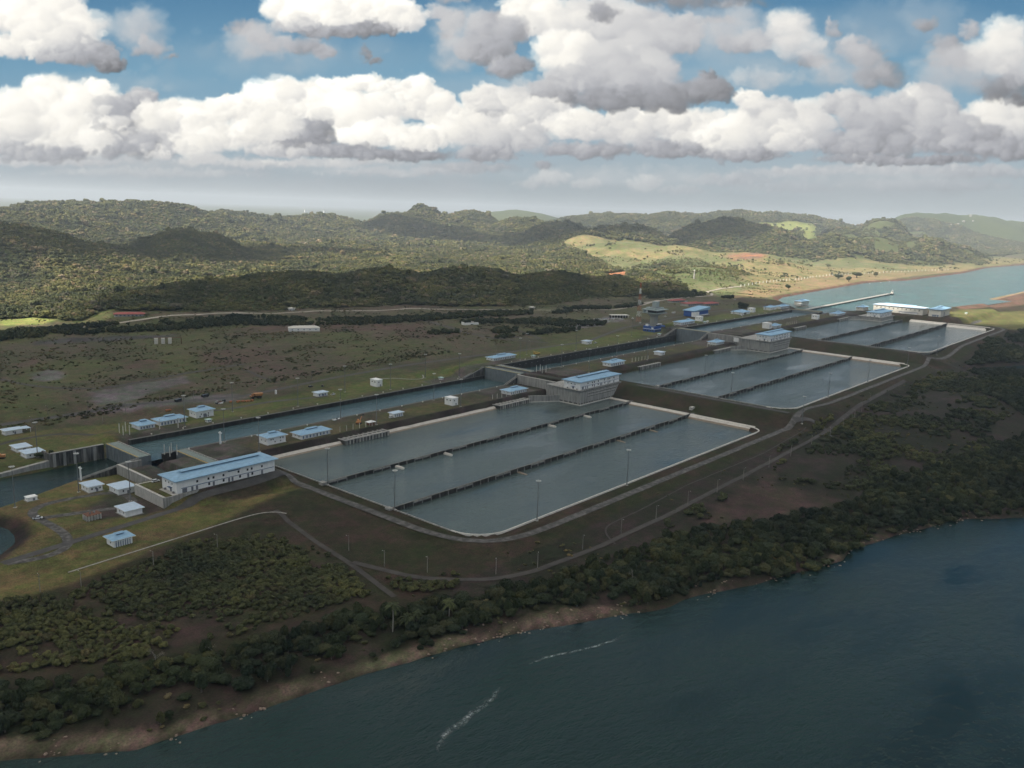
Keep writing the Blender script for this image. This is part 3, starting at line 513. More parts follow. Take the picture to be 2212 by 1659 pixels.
# ------------------------------------------------------------------ water
def watermat(name, deep, wave, rough=.08, bumpd=.12, patch=.5):
    M = bpy.data.materials.new(name); M.use_nodes = True; nt = M.node_tree; N = nt.nodes; L = nt.links; b = N['Principled BSDF']
    b.inputs['IOR'].default_value = 1.33; b.inputs['Specular Tint'].default_value = (.62, .86, .78, 1); b.inputs['Roughness'].default_value = rough
    g = N.new('ShaderNodeNewGeometry')
    def noi(s, d, vec=(1, 1, 1), rot=.5):
        mp = N.new('ShaderNodeMapping'); mp.inputs['Scale'].default_value = vec; mp.inputs['Rotation'].default_value = (0, 0, rot); L.new(g.outputs['Position'], mp.inputs[0])
        n = N.new('ShaderNodeTexNoise'); L.new(mp.outputs[0], n.inputs['Vector']); n.inputs['Scale'].default_value = s; n.inputs['Detail'].default_value = d; return n
    n1 = noi(.012, 5, (1, 2.2, 1)); mr = N.new('ShaderNodeMapRange'); L.new(n1.outputs['Fac'], mr.inputs[0]); mr.inputs[1].default_value = .35; mr.inputs[2].default_value = .68
    mx = N.new('ShaderNodeMix'); mx.data_type = 'RGBA'; L.new(mr.outputs[0], mx.inputs[0]); mx.inputs[6].default_value = (*deep, 1); mx.inputs[7].default_value = (*[c*(1+patch) for c in deep], 1); L.new(mx.outputs[2], b.inputs['Base Color'])
    w1 = noi(.55/wave, 3, (1, 2.6, 1), .9); w2 = noi(.14/wave, 2, (1, 2.0, 1), .7)
    ad = N.new('ShaderNodeMath'); ad.operation = 'MULTIPLY_ADD'; L.new(w2.outputs['Fac'], ad.inputs[0]); ad.inputs[1].default_value = 2.2; L.new(w1.outputs['Fac'], ad.inputs[2])
    m3 = N.new('ShaderNodeMapRange'); L.new(n1.outputs['Fac'], m3.inputs[0]); m3.inputs[1].default_value = .3; m3.inputs[2].default_value = .7; m3.inputs[3].default_value = .25; m3.inputs[4].default_value = 1.6
    bp = N.new('ShaderNodeBump'); L.new(ad.outputs[0], bp.inputs['Height']); bp.inputs['Distance'].default_value = bumpd*wave*3; L.new(m3.outputs[0], bp.inputs['Strength']); L.new(bp.outputs[0], b.inputs['Normal'])
    return M
MT['sea'] = watermat('sea_water', (.005, .019, .016), 1.2, .09)
MT['basin'] = watermat('basin_water', (.062, .084, .080), .9, .05)
MT['chw'] = watermat('channel_water', (.048, .086, .092), .8, .05)
MT['lake'] = watermat('lake_water', (.055, .115, .115), 1.2, .12)
def sheet(name, m, poly, z):
    b = MB(); b.add([(x, y, z) for x, y in poly], [tuple(range(len(poly)))]); o = b.build(name, m); o['kind'] = 'structure'; return o
R4 = lambda x0, x1, y0, y1: [(x0, y0), (x1, y0), (x1, y1), (x0, y1)]
sheet('sea_water', 'sea', [(-2600,-3000),(2600,-3000),(2600,-380),(960,-300),(-60,-120),(-60,58),(-2600,300)], 0)
for k in range(3):
    for j, (y0, y1) in enumerate(((YA, -52), (YB-.3, YA-.3), (YC-2, YB-.3))):
        sheet('basin_water', 'basin', R4(BX[k][0]-1.5, BX[k][1]+6, y0, y1), WL[k][j])
for x0, x1, w in CH: sheet('channel_water', 'chw', R4(x0-12, x1+12, -1.4, 56.4), w)
for i, zz in zip(RECESS_OPEN, (4, 8, 8, 17)):
    q = RECESS[i]; sheet('recess_water', 'chw', R4(q[0]-.5, q[1]+.5, q[2]-.5, q[3]+.5), zz)
sheet('lake_water', 'lake', [(1348,-20),(1500,-60),(1700,-160),(2600,-250),(4000,-900),(9000,-3200),(9500,500),(4600,400),(2500,300),(1600,260),(1348,90)], LAKE)
sheet('pond_water', 'sea', [(960,-620),(1350,-620),(1350,-330),(960,-330)], 2.2)
# ------------------------------------------------------------------ concrete works of the locks
def ribbon(name, m, pts, w, dz=.12, kind='structure', w2=None, closed=False):
    P = [Vector((x, y)) for x, y in pts]; Q = []
    for a, b in zip(P[:-1], P[1:]):
        n = max(1, int((b-a).length/5)); Q += [a.lerp(b, i/n) for i in range(n)]
    Q.append(P[-1])
    for _ in range(6): Q = [Q[0]]+[(Q[i-1]+Q[i]*2+Q[i+1])/4 for i in range(1, len(Q)-1)]+[Q[-1]]
    Lf = []; Rt = []
    for i, q in enumerate(Q):
        t = (Q[min(i+1, len(Q)-1)]-Q[max(i-1, 0)]).normalized(); n = Vector((-t.y, t.x)); Lf.append(q+n*w/2); Rt.append(q-n*w/2)
    cols = 3; X = []; 
    for l, r in zip(Lf, Rt): X += [l.lerp(r, j/cols) for j in range(cols+1)]
    xa = np.array([[q.x, q.y] for q in X]); Z = height(xa[:, 0], xa[:, 1], True)
    Z = np.maximum.reduce([Z, height(xa[:, 0]+2, xa[:, 1], True), height(xa[:, 0]-2, xa[:, 1], True)])+dz
    V = np.column_stack([xa, Z]); F_ = []
    for i in range(len(Q)-1):
        for j in range(cols): a = i*(cols+1)+j; F_.append((a, a+1, a+cols+2, a+cols+1))
    o = link(bpy.data.objects.new(name, npmesh(name, V, F_, m))); o['kind'] = kind; return o
# roads and tracks
ribbon('road', 'pave', [(-13,-66),(-14,-120),(-14,-262),(-8,-290),(6,-306),(28,-313),(60,-314),(470,-313),(500,-308)], 6.5, .15)
ribbon('road', 'pave', [(500,-308),(516,-306),(560,-314),(925,-314),(960,-309),(990,-306),(1020,-314),(1440,-314),(1474,-300),(1500,-260),(1530,-236),(1600,-240)], 5.5, .2)
ribbon('road', 'asph', [(470,-313),(490,-322),(484,-345),(455,-356)], 6, .2)
ribbon('road', 'asph', [(481,-302),(480,-212),(481,-110)], 7, .2)
ribbon('road', 'asph', [(983,-302),(982,-212),(983,-115)], 6, .2)
ribbon('road', 'asph', [(-226,-127),(-163,-119),(-120,-113),(-81,-108),(-42,-107),(-16,-104)], 6.5, .2)
ribbon('road', 'pave', [(-224,-129),(-202,-137),(-187,-128),(-181,-105),(-182,-77),(-184,-50),(-168,-38),(-141,-42),(-122,-45),(-119,-66),(-126,-86),(-141,-80),(-158,-73),(-176,-69),(-182,-66)], 6, .16)
ribbon('road', 'asph', [(-220,205),(-110,200),(-24,196),(40,165),(100,140),(170,146),(227,152),(300,153),(339,152),(444,136),(520,118),(573,109),(646,101),(690,104)], 8, .2)
ribbon('road', 'asph', [(690,104),(760,122),(828,139),(907,142),(1000,150),(1120,150),(1290,128),(1420,112)], 7, .25)
ribbon('road', 'asph', [(-60,110),(20,112),(60,100),(110,102),(170,84)], 6, .2)
ribbon('road', 'track', [(-170,120),(-150,128),(-120,140),(-90,138),(-70,118),(-62,95)], 6, .2)
ribbon('dirt_track', 'track', [(-60,420),(-46,393),(-38,347),(-26,315),(3,279),(27,272),(70,281),(107,286),(153,288),(200,292)], 7, .25)
ribbon('dirt_track', 'track', [(178,270),(182,253),(173,223),(171,202),(168,173)], 5, .25)
ribbon('dirt_track', 'track', [(626,406),(592,290),(580,229),(590,191),(611,129)], 9, .3)
ribbon('dirt_track', 'track', [(625,233),(611,186),(630,155),(683,262)], 7, .3)
ribbon('road', 'lighttrack', [(-200,830),(67,716),(150,692),(275,700),(329,703),(393,686),(470,648),(554,604),(704,524),(860,432),(960,330),(1014,286),(1111,291),(1249,324)], 7, .5)
ribbon('road', 'lighttrack', [(1170,318),(1226,311),(1299,315),(1360,308),(1432,295),(1480,318),(1509,350),(1600,356),(1698,353)], 7, .8)
ribbon('dirt_track', 'track', [(-62,-160),(-66,-185),(-74,-221),(-80,-264),(-88,-300),(-92,-318)], 3.6, .25)
ribbon('dirt_track', 'track', [(-78,-264),(-66,-309),(-42,-339),(-16,-352),(54,-357),(142,-358),(276,-354),(467,-346),(600,-333),(800,-326)], 4.5, .25)
ribbon('drain_channel', 'conc', [(-205,-166),(-135,-161),(-100,-158),(-75,-157),(-64,-158),(-60,-170)], 1.4, .3)
ribbon('drain_channel', 'track', [(63,-362),(74,-345),(80,-339),(140,-337.7),(210,-333),(349,-335.5),(470,-326)], 1.3, .3)
ribbon('drain_channel', 'conc', [(326,100),(318,84),(300,92),(288,106),(262,112)], 1.6, .3)
# basin walls and linings
def wall_root(name, loc, label, cat, group=None): return tag(empty(name, loc), label, cat, group)
LK = ['lower', 'middle', 'upper']
but = MB()
for _ in (0,): but.hexa([(-.22,-.9,0),(.22,-.9,0),(.22,0,0),(-.22,0,0)], [(-.22,-.4,1),(.22,-.4,1),(.22,0,1),(-.22,0,1)])
but_me = but.mesh('buttress'); but_me.materials.append(MT['conc'])
for k in range(3):
    x0, x1 = BX[k]
    for j, (yy, top) in enumerate(((YA, RIM[k]+1.9), (YB, RIM[k]+.8))):
        zb = WL[k][j+1]-1.5; near = WL[k][j+1]
        r = wall_root('basin_dividing_wall', (x0-2, yy, 0), f"long stained concrete wall {('beside the lock-side basin', 'along the outermost basin')[j]} of the {LK[k]} lock", 'wall', 'walls dividing the water saving basins')
        Lg = x1-x0+4+(4 if j else 6)
        B('wall', 'concx', r, (0, Lg, -.5, .5, zb, top-.35))
        B('coping', 'concm', r, (0, Lg, -.7, .7, top-.35, top))
        n = int(Lg/9); nb = min(n, 98)
        for i in range(nb):
            o = link(bpy.data.objects.new('buttress', but_me), r); o.location = (4+i*(Lg-8)/(nb-1), -.5, zb); o.scale = (1.0+.4*(i % 3 == 0), 1, top-.5-zb)
        seg = MB()
        for i in range(0, nb, 1):
            if (i*7+k*3+j) % 5 in (0, 2): u0 = 4+i*(Lg-8)/(nb-1); seg.box(u0+.6, u0+Lg/nb-.6, -1.15, -.5, top-1.5, top-.35)
        seg.build('edge_beam', 'conc', r)
        B('end_block', 'conc', r, (-2.5, 1.5, -2.5, 2.5, zb, top+.5))
for k, xs in ((0, (72, 129, 278, 339)),):
    for x in xs:
        r = wall_root('outlet_pier', (x, YA, WL[k][1]), f"cream rounded outlet pier, {['first','second','third','fourth'][xs.index(x)]} from the left along the lower lock-side wall", 'pier', 'outlet piers along the lock-side wall')
        b = MB(); pr_ = [(-1.6, -1.2), (1.6, -1.2), (1.6, -9)]+[(1.6*math.cos(a), -9-1.6*math.sin(a)) for a in np.linspace(.3, 2.84, 7)]+[(-1.6, -9)]
        b.prism(pr_[::-1], -1, 1.0); b.build('pier', 'lip', r)
        c = MB(); c.prism([(x_*.7, y_*.93) for x_, y_ in pr_][::-1], 1.0, 1.5); c.build('cap', 'band_w', r)
for x in (139, 287, 346):
    r = wall_root('outlet_slab', (x, YB, WL[0][2]), f"flat tan outlet slab at {['the left end','the middle','the right part'][(139,287,346).index(x)]} of the outer dividing wall", 'slab', 'outlet slabs along the outer wall')
    b = MB(); b.hexa([(-1.4,-11,-.5),(1.4,-11,-.5),(1.4,-1.2,-.5),(-1.4,-1.2,-.5)], [(-1.2,-10.6,.35),(1.2,-10.6,.35),(1.4,-1.2,.9),(-1.4,-1.2,.9)]); b.build('slab', 'band_t', r)
def slope_strip(name, m, A, Bp, parent=None, proud=0):      # quads between two 3-D polylines
    b = MB(); n = len(A); b.add([tuple(q) for q in A]+[tuple(q) for q in Bp], [(i, i+1, n+i+1, n+i) for i in range(n-1)]); return b.build(name, m, parent)
for k in range(3):
    x0, x1 = BX[k]; rm = RIM[k]
    r = wall_root('basin_lining', (0, 0, 0), f"pale concrete lining with white rim round the three basins of the {LK[k]} lock", 'lining', 'basin linings')
    top = rm+3.1
    segs = [(x0, x0+79), (x0+131, x0+288)] if k == 0 else [(x0+20, x0+79), (x0+131, x0+288)]
    for a, c in segs:                                     # far side below the lock: white band above a tan band
        xs = np.linspace(a, c, 24)
        j = lambda q: .8*(vnoise(q*.08, q*0, 3)-.5)
        slope_strip('white_band', 'band_w', [(q, -52.6+j(q), top+.1+j(q)*.3) for q in xs], [(q, -55.2, top-1.7) for q in xs], r)
        slope_strip('tan_band', 'band_t', [(q, -55.2, top-1.7) for q in xs], [(q, -58.6+.5*j(q*3), WL[k][0]-.6) for q in xs], r)
    # right end slopes of the three basins
    for jn, (y0, y1) in enumerate(((YA+1, -103 if k < 2 else -118), (YB+1, YA-1), (YC+10, YB-1))):
        w = WL[k][jn]; tz = rm+(1.6 if jn == 0 else 1.0); run = (3.2, 4.6, 6.0)[jn]*(1 if k == 0 else 1.25)
        ys = np.linspace(y0, y1, 14)
        slope_strip('end_slope', 'band_w', [(x1+2.2, q, tz) for q in ys], [(x1-run*.45, q, tz-(tz-w)*.6) for q in ys], r)
        slope_strip('end_slope_foot', 'lip' if k == 2 else 'band_t', [(x1-run*.45, q, tz-(tz-w)*.6) for q in ys], [(x1-run, q, w-.7) for q in ys], r)
        B('end_parapet', 'lip', r, (x1+2.2, x1+2.9, y0, y1, rm-.6, tz+.15))
    # left end parapet
    B('left_parapet', 'conc', r, (x0-1.3, x0-.5, YC+26, -62 if k == 0 else -112, rm-1, rm+.75))
    B('left_face', 'concd', r, (x0-.5, x0+.35, YC+20, -62, WL[k][2]-2, rm+.3))
    # rounded outer rim, white lip and sloping face
    def rim(off, z, x0=x0, x1=x1):
        P = [(x0+off, YC+26)]
        for a in np.linspace(math.pi, 1.5*math.pi, 9): P.append((x0+26+(26-off)*math.cos(a), YC+26+(26-off)*math.sin(a)))
        for q in np.linspace(x0+60, x1-40, 12): P.append((q, YC+off))
        for a in np.linspace(1.5*math.pi, 2*math.pi, 7): P.append((x1-14+(14-off)*math.cos(a), YC+14+(14-off)*math.sin(a)))
        return [(x_, y_, z) for x_, y_ in P]
    slope_strip('rim_face', 'band_w', rim(0, rm+.6), rim(3.4, WL[k][2]-.6), r)
    slope_strip('rim_lip', 'lip', rim(-.9, rm+.6), rim(.05, rm+.6), r); slope_strip('rim_back', 'lip', rim(-1.2, rm-.8), rim(-.9, rm+.6), r)
# intake structures with recessed hatches
def intake(k, x, label):
    z = WL[k][0]; tp = DK[k]-3.2
    r = tag(empty('intake_structure', (x, -60.5, 0)), label, 'intake', 'concrete intakes along the lock side of the basins')
    b = MB(); b.box(0, 52, 0, 15, z-2, tp-.5); b.build('body', 'concd', r)
    b = MB(); nh = 9
    b.box(-.4, 52.4, -.4, 3.2, tp-.5, tp); b.box(-.4, 52.4, 6.4, 8.6, tp-.5, tp); b.box(-.4, 52.4, 12, 17, tp-.5, tp)
    for i in range(nh+1): u = -.4+i*(52.8-1.6)/nh; b.box(u, u+1.6, 3.2, 6.4, tp-.5, tp); b.box(u, u+1.6, 8.6, 12, tp-.5, tp)
    b.build('hatch_deck', 'conc', r)
    for i in range(14): B('pilaster', 'concl' if i % 3 else 'conc', r, (1+i*3.75, 2.1+i*3.75, -.55, 0, z-.6, tp-.6))
    b = MB(); b.box(-.4, 52.4, 16.2, 17, tp, tp+1.1); b.build('back_rail', 'conc', r)
    for i in range(6):
        o = MB(); o.cyl(0, 0, 0, 5.2, .28, .24, 8); p_ = tag(empty('signal_post', (x+8+i*7.2, -42.6-.5*i, DK[k]-.05)), f'slim cream post behind the {label}', 'post', f'row of six posts behind the {label}')
        o.build('post', 'lip', p_); o2 = MB(); o2.cyl(0, 0, 5.2, 5.6, .34, .2, 8); o2.build('cap', 'steel', p_)
for k, x, lb in ((0, 79, 'left intake block of the lower lock basins'), (0, 288, 'right intake block of the lower lock basins'), (1, 567, 'left intake block of the middle lock basins'), (1, 776, 'right intake block of the middle lock basins'), (2, 1066, 'left intake block of the upper lock basins'), (2, 1278, 'right intake block of the upper lock basins')):
    intake(k, x, lb)
# chamber walls
for k, (x0, x1, w) in enumerate(CH):
    z = DK[k]
    for side, ya_, yb_ in (('near', -2.2, 0), ('far', 55, 57.2)):
        r = tag(empty('lock_wall', (x0, ya_, 0)), f"dark stained concrete {side} wall of the {LK[k]} lock chamber", 'wall', 'lock chamber walls')
        lg = x1-x0
        B('wall', 'concx', r, (0, lg, 0, 2.2, w-4, z-.3))
        B('coping', 'concm', r, (0, lg, -.25, 2.45, z-.3, z+.12))
        if k == 1:
            b = MB()
            for i in range(34):
                u = 8+i*12.3; b.box(u, u+2.6, -.3 if side == 'far' else 2.2, 0 if side == 'far' else 2.5, z-4.4, z-3.6)
            b.build('fender_row', 'steel', r)
bol = MB(); bol.cyl(0, 0, 0, .9, .5, .55, 8).cyl(0, 0, .9, 1.25, .8, .6, 8); bol_me = bol.mesh('bollard'); bol_me.materials.append(MT['lip'])
for k, (x0, x1, w) in enumerate(CH):
    for side, yy in (('near', -4.2), ('far', 59.4)):
        n = 15 if k < 2 else 13
        for i in range(n):
            o = link(bpy.data.objects.new('mooring_bollard', bol_me)); o.location = (x0+22+i*(x1-x0-44)/(n-1), yy, DK[k]+.02)
            tag(o, f'squat pale mooring bollard on the {side} edge of the {LK[k]} lock', 'bollard', f'bollards on the {side} edge of the {LK[k]} lock')
# heads: rolling gates, recesses, retaining walls
def gate(x0, w, y0, y1, zt, zb, label, closed=True):
    r = tag(empty('rolling_gate', (x0, y0, 0)), label, 'lock gate', 'rolling lock gates'); lg = y1-y0
    B('gate_leaf', 'gate', r, (0, w, 0, lg, zb, zt-.3)); B('deck', 'gatetop', r, (-.2, w+.2, 0, lg, zt-.3, zt))
    B('yellow_edge', 'yellow', r, (.1, .9, .5, lg-.5, zt, zt+.25)); B('kerb', 'conc', r, (w-1.4, w-.4, .5, lg-.5, zt, zt+.6))
    b = MB()
    for i in range(int(lg/3)+1): b.bar((-.1, min(i*3, lg-.1)+.05, zt), (-.1, min(i*3, lg-.1)+.05, zt+1.1), .05, 4)
    b.bar((-.1, 0, zt+1.1), (-.1, lg, zt+1.1), .05, 4); b.build('handrail', 'steel', r)
    if closed:
        b = MB()
        for i in range(12): b.box(-.35, 0, 2+i*4.8, 2.5+i*4.8, zb, zt-.6)
        b.build('rib', 'gate', r)
gate(-82, 11, -.5, 55.5, DK[0]+.5, -4, 'grey rolling gate with yellow edge across the left approach of the lower lock')
gate(-50.6, 10, -61, -2, DK[0]+.35, 4, 'greenish gate deck parked in its slot beside four cream posts', False)
gate(390, 8, -2, 55.5, DK[1]+.6, 3, 'long grey gate between the lower and middle lock chambers')
gate(410, 8, -2, 55.5, DK[1]+.6, 6, 'second gate just behind the one between lower and middle chambers')
gate(861, 9, -2, 55.5, DK[2]+.5, 8, 'grey gate between the middle and upper chambers by the control tower')
gate(1342, 8, -1, 55.5, DK[2]+1, 24, 'far gate with pale deck closing the upper chamber', False)
gate(1328, 6, -1, 55.5, DK[2]+.8, 24, 'narrow deck of the inner gate at the far end of the upper chamber', False)
def rwall(name, label, parts, m='conc', cat='wall', group='retaining walls of the lock heads'):
    r = tag(empty(name, (parts[0][0], parts[0][2], 0)), label, cat, group); ox, oy = parts[0][0], parts[0][2]
    for i, q in enumerate(parts):
        mm = q[6] if len(q) > 6 else m
        B(('wall', 'side_wall', 'coping', 'end_wall')[min(i, 3)], mm, r, (q[0]-ox, q[1]-ox, q[2]-oy, q[3]-oy, q[4], q[5]))
    return r
rwall('retaining_wall', 'grey stepped retaining wall running from the lower gate to the long blue-roofed building', [(-102,-100.6,-60,-8,1,12.3), (-102,-82.5,-8,-6.6,1,12.3), (-102.3,-100.3,-60,-8,12.3,12.7,'concl')])
rwall('retaining_wall', 'pale buttressed retaining wall below the left end of the long blue-roofed building', [(-115,-113.6,-104,-62,1,12.1), (-113.6,-102,-63.4,-62,1,12.1), (-115.3,-113.3,-104,-62,12.1,12.6,'concl')], 'concl')
b = MB(); b.add([(-115,-104.6,1),(-98,-104.6,1),(-92,-104.6,9),(-88,-104.6,12.2),(-115,-104.6,12.2),(-115,-103.4,1),(-98,-103.4,1),(-92,-103.4,9),(-88,-103.4,12.2),(-115,-103.4,12.2)], [(0,1,2,3,4),(9,8,7,6,5),(0,5,6,1),(1,6,7,2),(2,7,8,3),(3,8,9,4),(4,9,5,0)])
tag(b.build('retaining_wall', 'conc'), 'wedge shaped side wall in the grass below the long blue-roofed building', 'wall', 'retaining walls of the lock heads')
r = rwall('retaining_wall', 'dark rough concrete wall of the far bank just left of the lower gate', [(-126,-84,55,57,-3,12.1), (-127.5,-126,55,70,-3,12.1), (-126,-84,54.6,57.4,12.1,12.5,'conc')], 'concd')
for i in range(5): B('pilaster', 'conc', r, (-124+126+i*8-1, -124+126+i*8+1.2, -.7, 0, -3, 11.6))
b = MB(); b.hexa([(-165,55,.2),(-127.6,55,.2),(-127.6,59,.2),(-165,59,.2)], [(-165,55,3.5),(-127.6,55,6.8),(-127.6,59,6.8),(-165,59,3.5)]); tag(b.build('guide_wall', 'conc'), 'low curved guide wall with pale top left of the lower gate', 'wall')
def stairs(x0, x1, y, z0, z1, w, label):
    r = tag(empty('ramp_wall', (x0, y, 0)), label, 'ramp wall', 'sloping wing walls beside the gates')
    b = MB(); b.hexa([(0,-w/2,z0-4),(x1-x0,-w/2,z0-4),(x1-x0,w/2,z0-4),(0,w/2,z0-4)], [(0,-w/2,z0),(x1-x0,-w/2,z1),(x1-x0,w/2,z1),(0,w/2,z0)]); b.build('wall', 'concd', r)
    b = MB()
    for s_ in (-w/2, w/2-.5): b.hexa([(0,s_,z0),(x1-x0,s_,z1),(x1-x0,s_+.5,z1),(0,s_+.5,z0)], [(0,s_,z0+.9),(x1-x0,s_,z1+.9),(x1-x0,s_+.5,z1+.9),(0,s_+.5,z0+.9)])
    b.build('parapet', 'conc', r)
stairs(-130, -83, -3, 4.8, 12, 3, 'sloping ramp wall climbing from the lawn to the lower gate')
stairs(362, 389, -3, 12.2, 21.9, 3, 'sloping ramp wall on the near bank before the second gate')
stairs(354, 389, 57.5, 12.2, 21.9, 3, 'sloping ramp wall on the far bank before the second gate')
stairs(832, 861, -3, 22.2, 31.8, 3, 'sloping ramp wall on the near bank before the third gate')
stairs(826, 861, 57.5, 22.2, 31.8, 3, 'sloping ramp wall below the blue base of the control tower')
for x0, d0_, d1_, s_ in ((384, DK[0], DK[1], 'lower and middle'), (857, DK[1], DK[2], 'middle and upper')):
    rwall('retaining_wall', f'grey concrete wall across the near bank between the {s_} locks', [(x0-1.2, x0, -62, -4, d0_-8, d1_+.3), (x0, x0+6, -4, -2.4, d0_-3, d1_+.3), (x0-1.5, x0+.3, -62, -4, d1_+.3, d1_+.7, 'concl')])
    rwall('retaining_wall', f'short dark wall across the far bank between the {s_} locks', [(x0-1.2, x0, 57.5, 82, d0_-2, d1_+.2), (x0, x0+5, 57.5, 59, d0_-3, d1_+.2)], 'concd')
# great concrete blocks carrying the control buildings
def block(x0, y0, k, L_, D_, label):
    zt = DK[k]; zb = WL[k-1][0]; r = tag(empty('control_block', (x0, y0, 0)), label, 'concrete block', 'concrete blocks under the control buildings')
    b = MB(); cut = 17 if k == 1 else 9
    b.add([(0,0,zb+2.6),(L_-cut*.82,0,zb+2.6),(L_-2,0,zt-1.4),(0,0,zt-1.4),(0,D_,zb+2.6),(L_-cut*.82,D_,zb+2.6),(L_-2,D_,zt-1.4),(0,D_,zt-1.4)], [(0,1,2,3),(7,6,5,4),(0,4,5,1),(1,5,6,2),(2,6,7,3),(3,7,4,0)]); b.build('wall', 'conc', r)
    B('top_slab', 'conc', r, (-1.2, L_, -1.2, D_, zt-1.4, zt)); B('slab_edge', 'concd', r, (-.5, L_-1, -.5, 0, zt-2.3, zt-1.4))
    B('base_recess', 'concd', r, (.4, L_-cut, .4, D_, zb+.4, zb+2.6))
    for i in range(13): B('base_rib', 'conc', r, (.4+i*(L_-cut-2)/12.4, 2.4+i*(L_-cut-2)/12.4, -.0, .4, zb+.9, zb+2.6))
    for i in range(7): B('side_rib', 'conc', r, (0, .4, 2+i*(D_-4)/6.5, 4+i*(D_-4)/6.5, zb+.9, zb+2.6))
    B('white_ledge', 'lip', r, (-1.3, L_-cut+1, -1.3, D_, zb+.1, zb+.9))
    for i, f in enumerate((.30, .55)): B('ledge', 'concl', r, (14, L_-3-cut*f*.8, -.35, 0, zt-1.4-(zt-zb-5)*f, zt-.9-(zt-zb-5)*f)); B('ledge_shade_strip', 'concd', r, (14, L_-3-cut*f*.8, -.12, 0, zt-2.3-(zt-zb-5)*f, zt-1.45-(zt-zb-5)*f))  # dark raised strip under each ledge paints the shade of a recess
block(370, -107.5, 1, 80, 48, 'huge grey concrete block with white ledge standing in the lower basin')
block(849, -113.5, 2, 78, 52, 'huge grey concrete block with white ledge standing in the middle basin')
r = tag(empty('control_block', (1350, -117, 0)), 'concrete base with pale ledge under the small control building of the upper lock', 'concrete block', 'concrete blocks under the control buildings')
B('wall', 'conc', r, (0, 76, 0, 45, 23, DK[2]-.8)); B('top_slab', 'conc', r, (-1, 77, -1, 45, DK[2]-.8, DK[2])); B('white_ledge', 'lip', r, (-1.2, 76, -1.2, 45, 24.3, 25.1))
for (xa, ya2), (xb, yb2), zb, zt, lb in (((340,-58),(370,-78),3.4,11.9,'lower'), ((828,-58),(849,-76),13,20.5,'middle'), ((1330,-58),(1350,-76),23.2,30.4,'upper')):
    b = MB(); b.hexa([(xa,ya2-.8,zb),(xb,yb2-.8,zb),(xb,yb2+.8,zb),(xa,ya2+.8,zb)], [(xa,ya2-.8,zt),(xb,yb2-.8,zt),(xb,yb2+.8,zt),(xa,ya2+.8,zt)])
    r = tag(empty('weir_wall', (0, 0, 0)), f'low grey wall with white foot linking the intake to the block in the {lb} basin', 'wall', 'low walls between intakes and blocks'); b.build('wall', 'conc', r)
    b = MB(); b.hexa([(xa,ya2-1.8,zb+1),(xb,yb2-1.8,zb+1),(xb,yb2-.8,zb+1),(xa,ya2-.8,zb+1)], [(xa,ya2-1.8,zb+1.9),(xb,yb2-1.8,zb+1.9),(xb,yb2-.8,zb+1.9),(xa,ya2-.8,zb+1.9)]); b.build('white_foot', 'lip', r)
# jetty into the lake
r = tag(empty('jetty', (1365, 44, 0)), 'long narrow concrete jetty running out into the lake beyond the upper lock', 'jetty')
b = MB(); b.hexa([(0,-4,25),(610,16,25),(610,25,25),(0,5,25)], [(0,-4,30.4),(610,16,30.4),(610,25,30.4),(0,5,30.4)]); b.build('wall', 'concd', r)
b = MB(); b.hexa([(0,-4.4,30.4),(611,15.6,30.4),(611,25.4,30.4),(0,5.4,30.4)], [(0,-4.4,31),(611,15.6,31),(611,25.4,31),(0,5.4,31)]); b.build('deck', 'conc', r)
for i in range(12): u = 40+i*48; B('fender_pile', 'concd', r, (u-1.5, u+1.5, u*.033-6, u*.033-4, 25, 30))
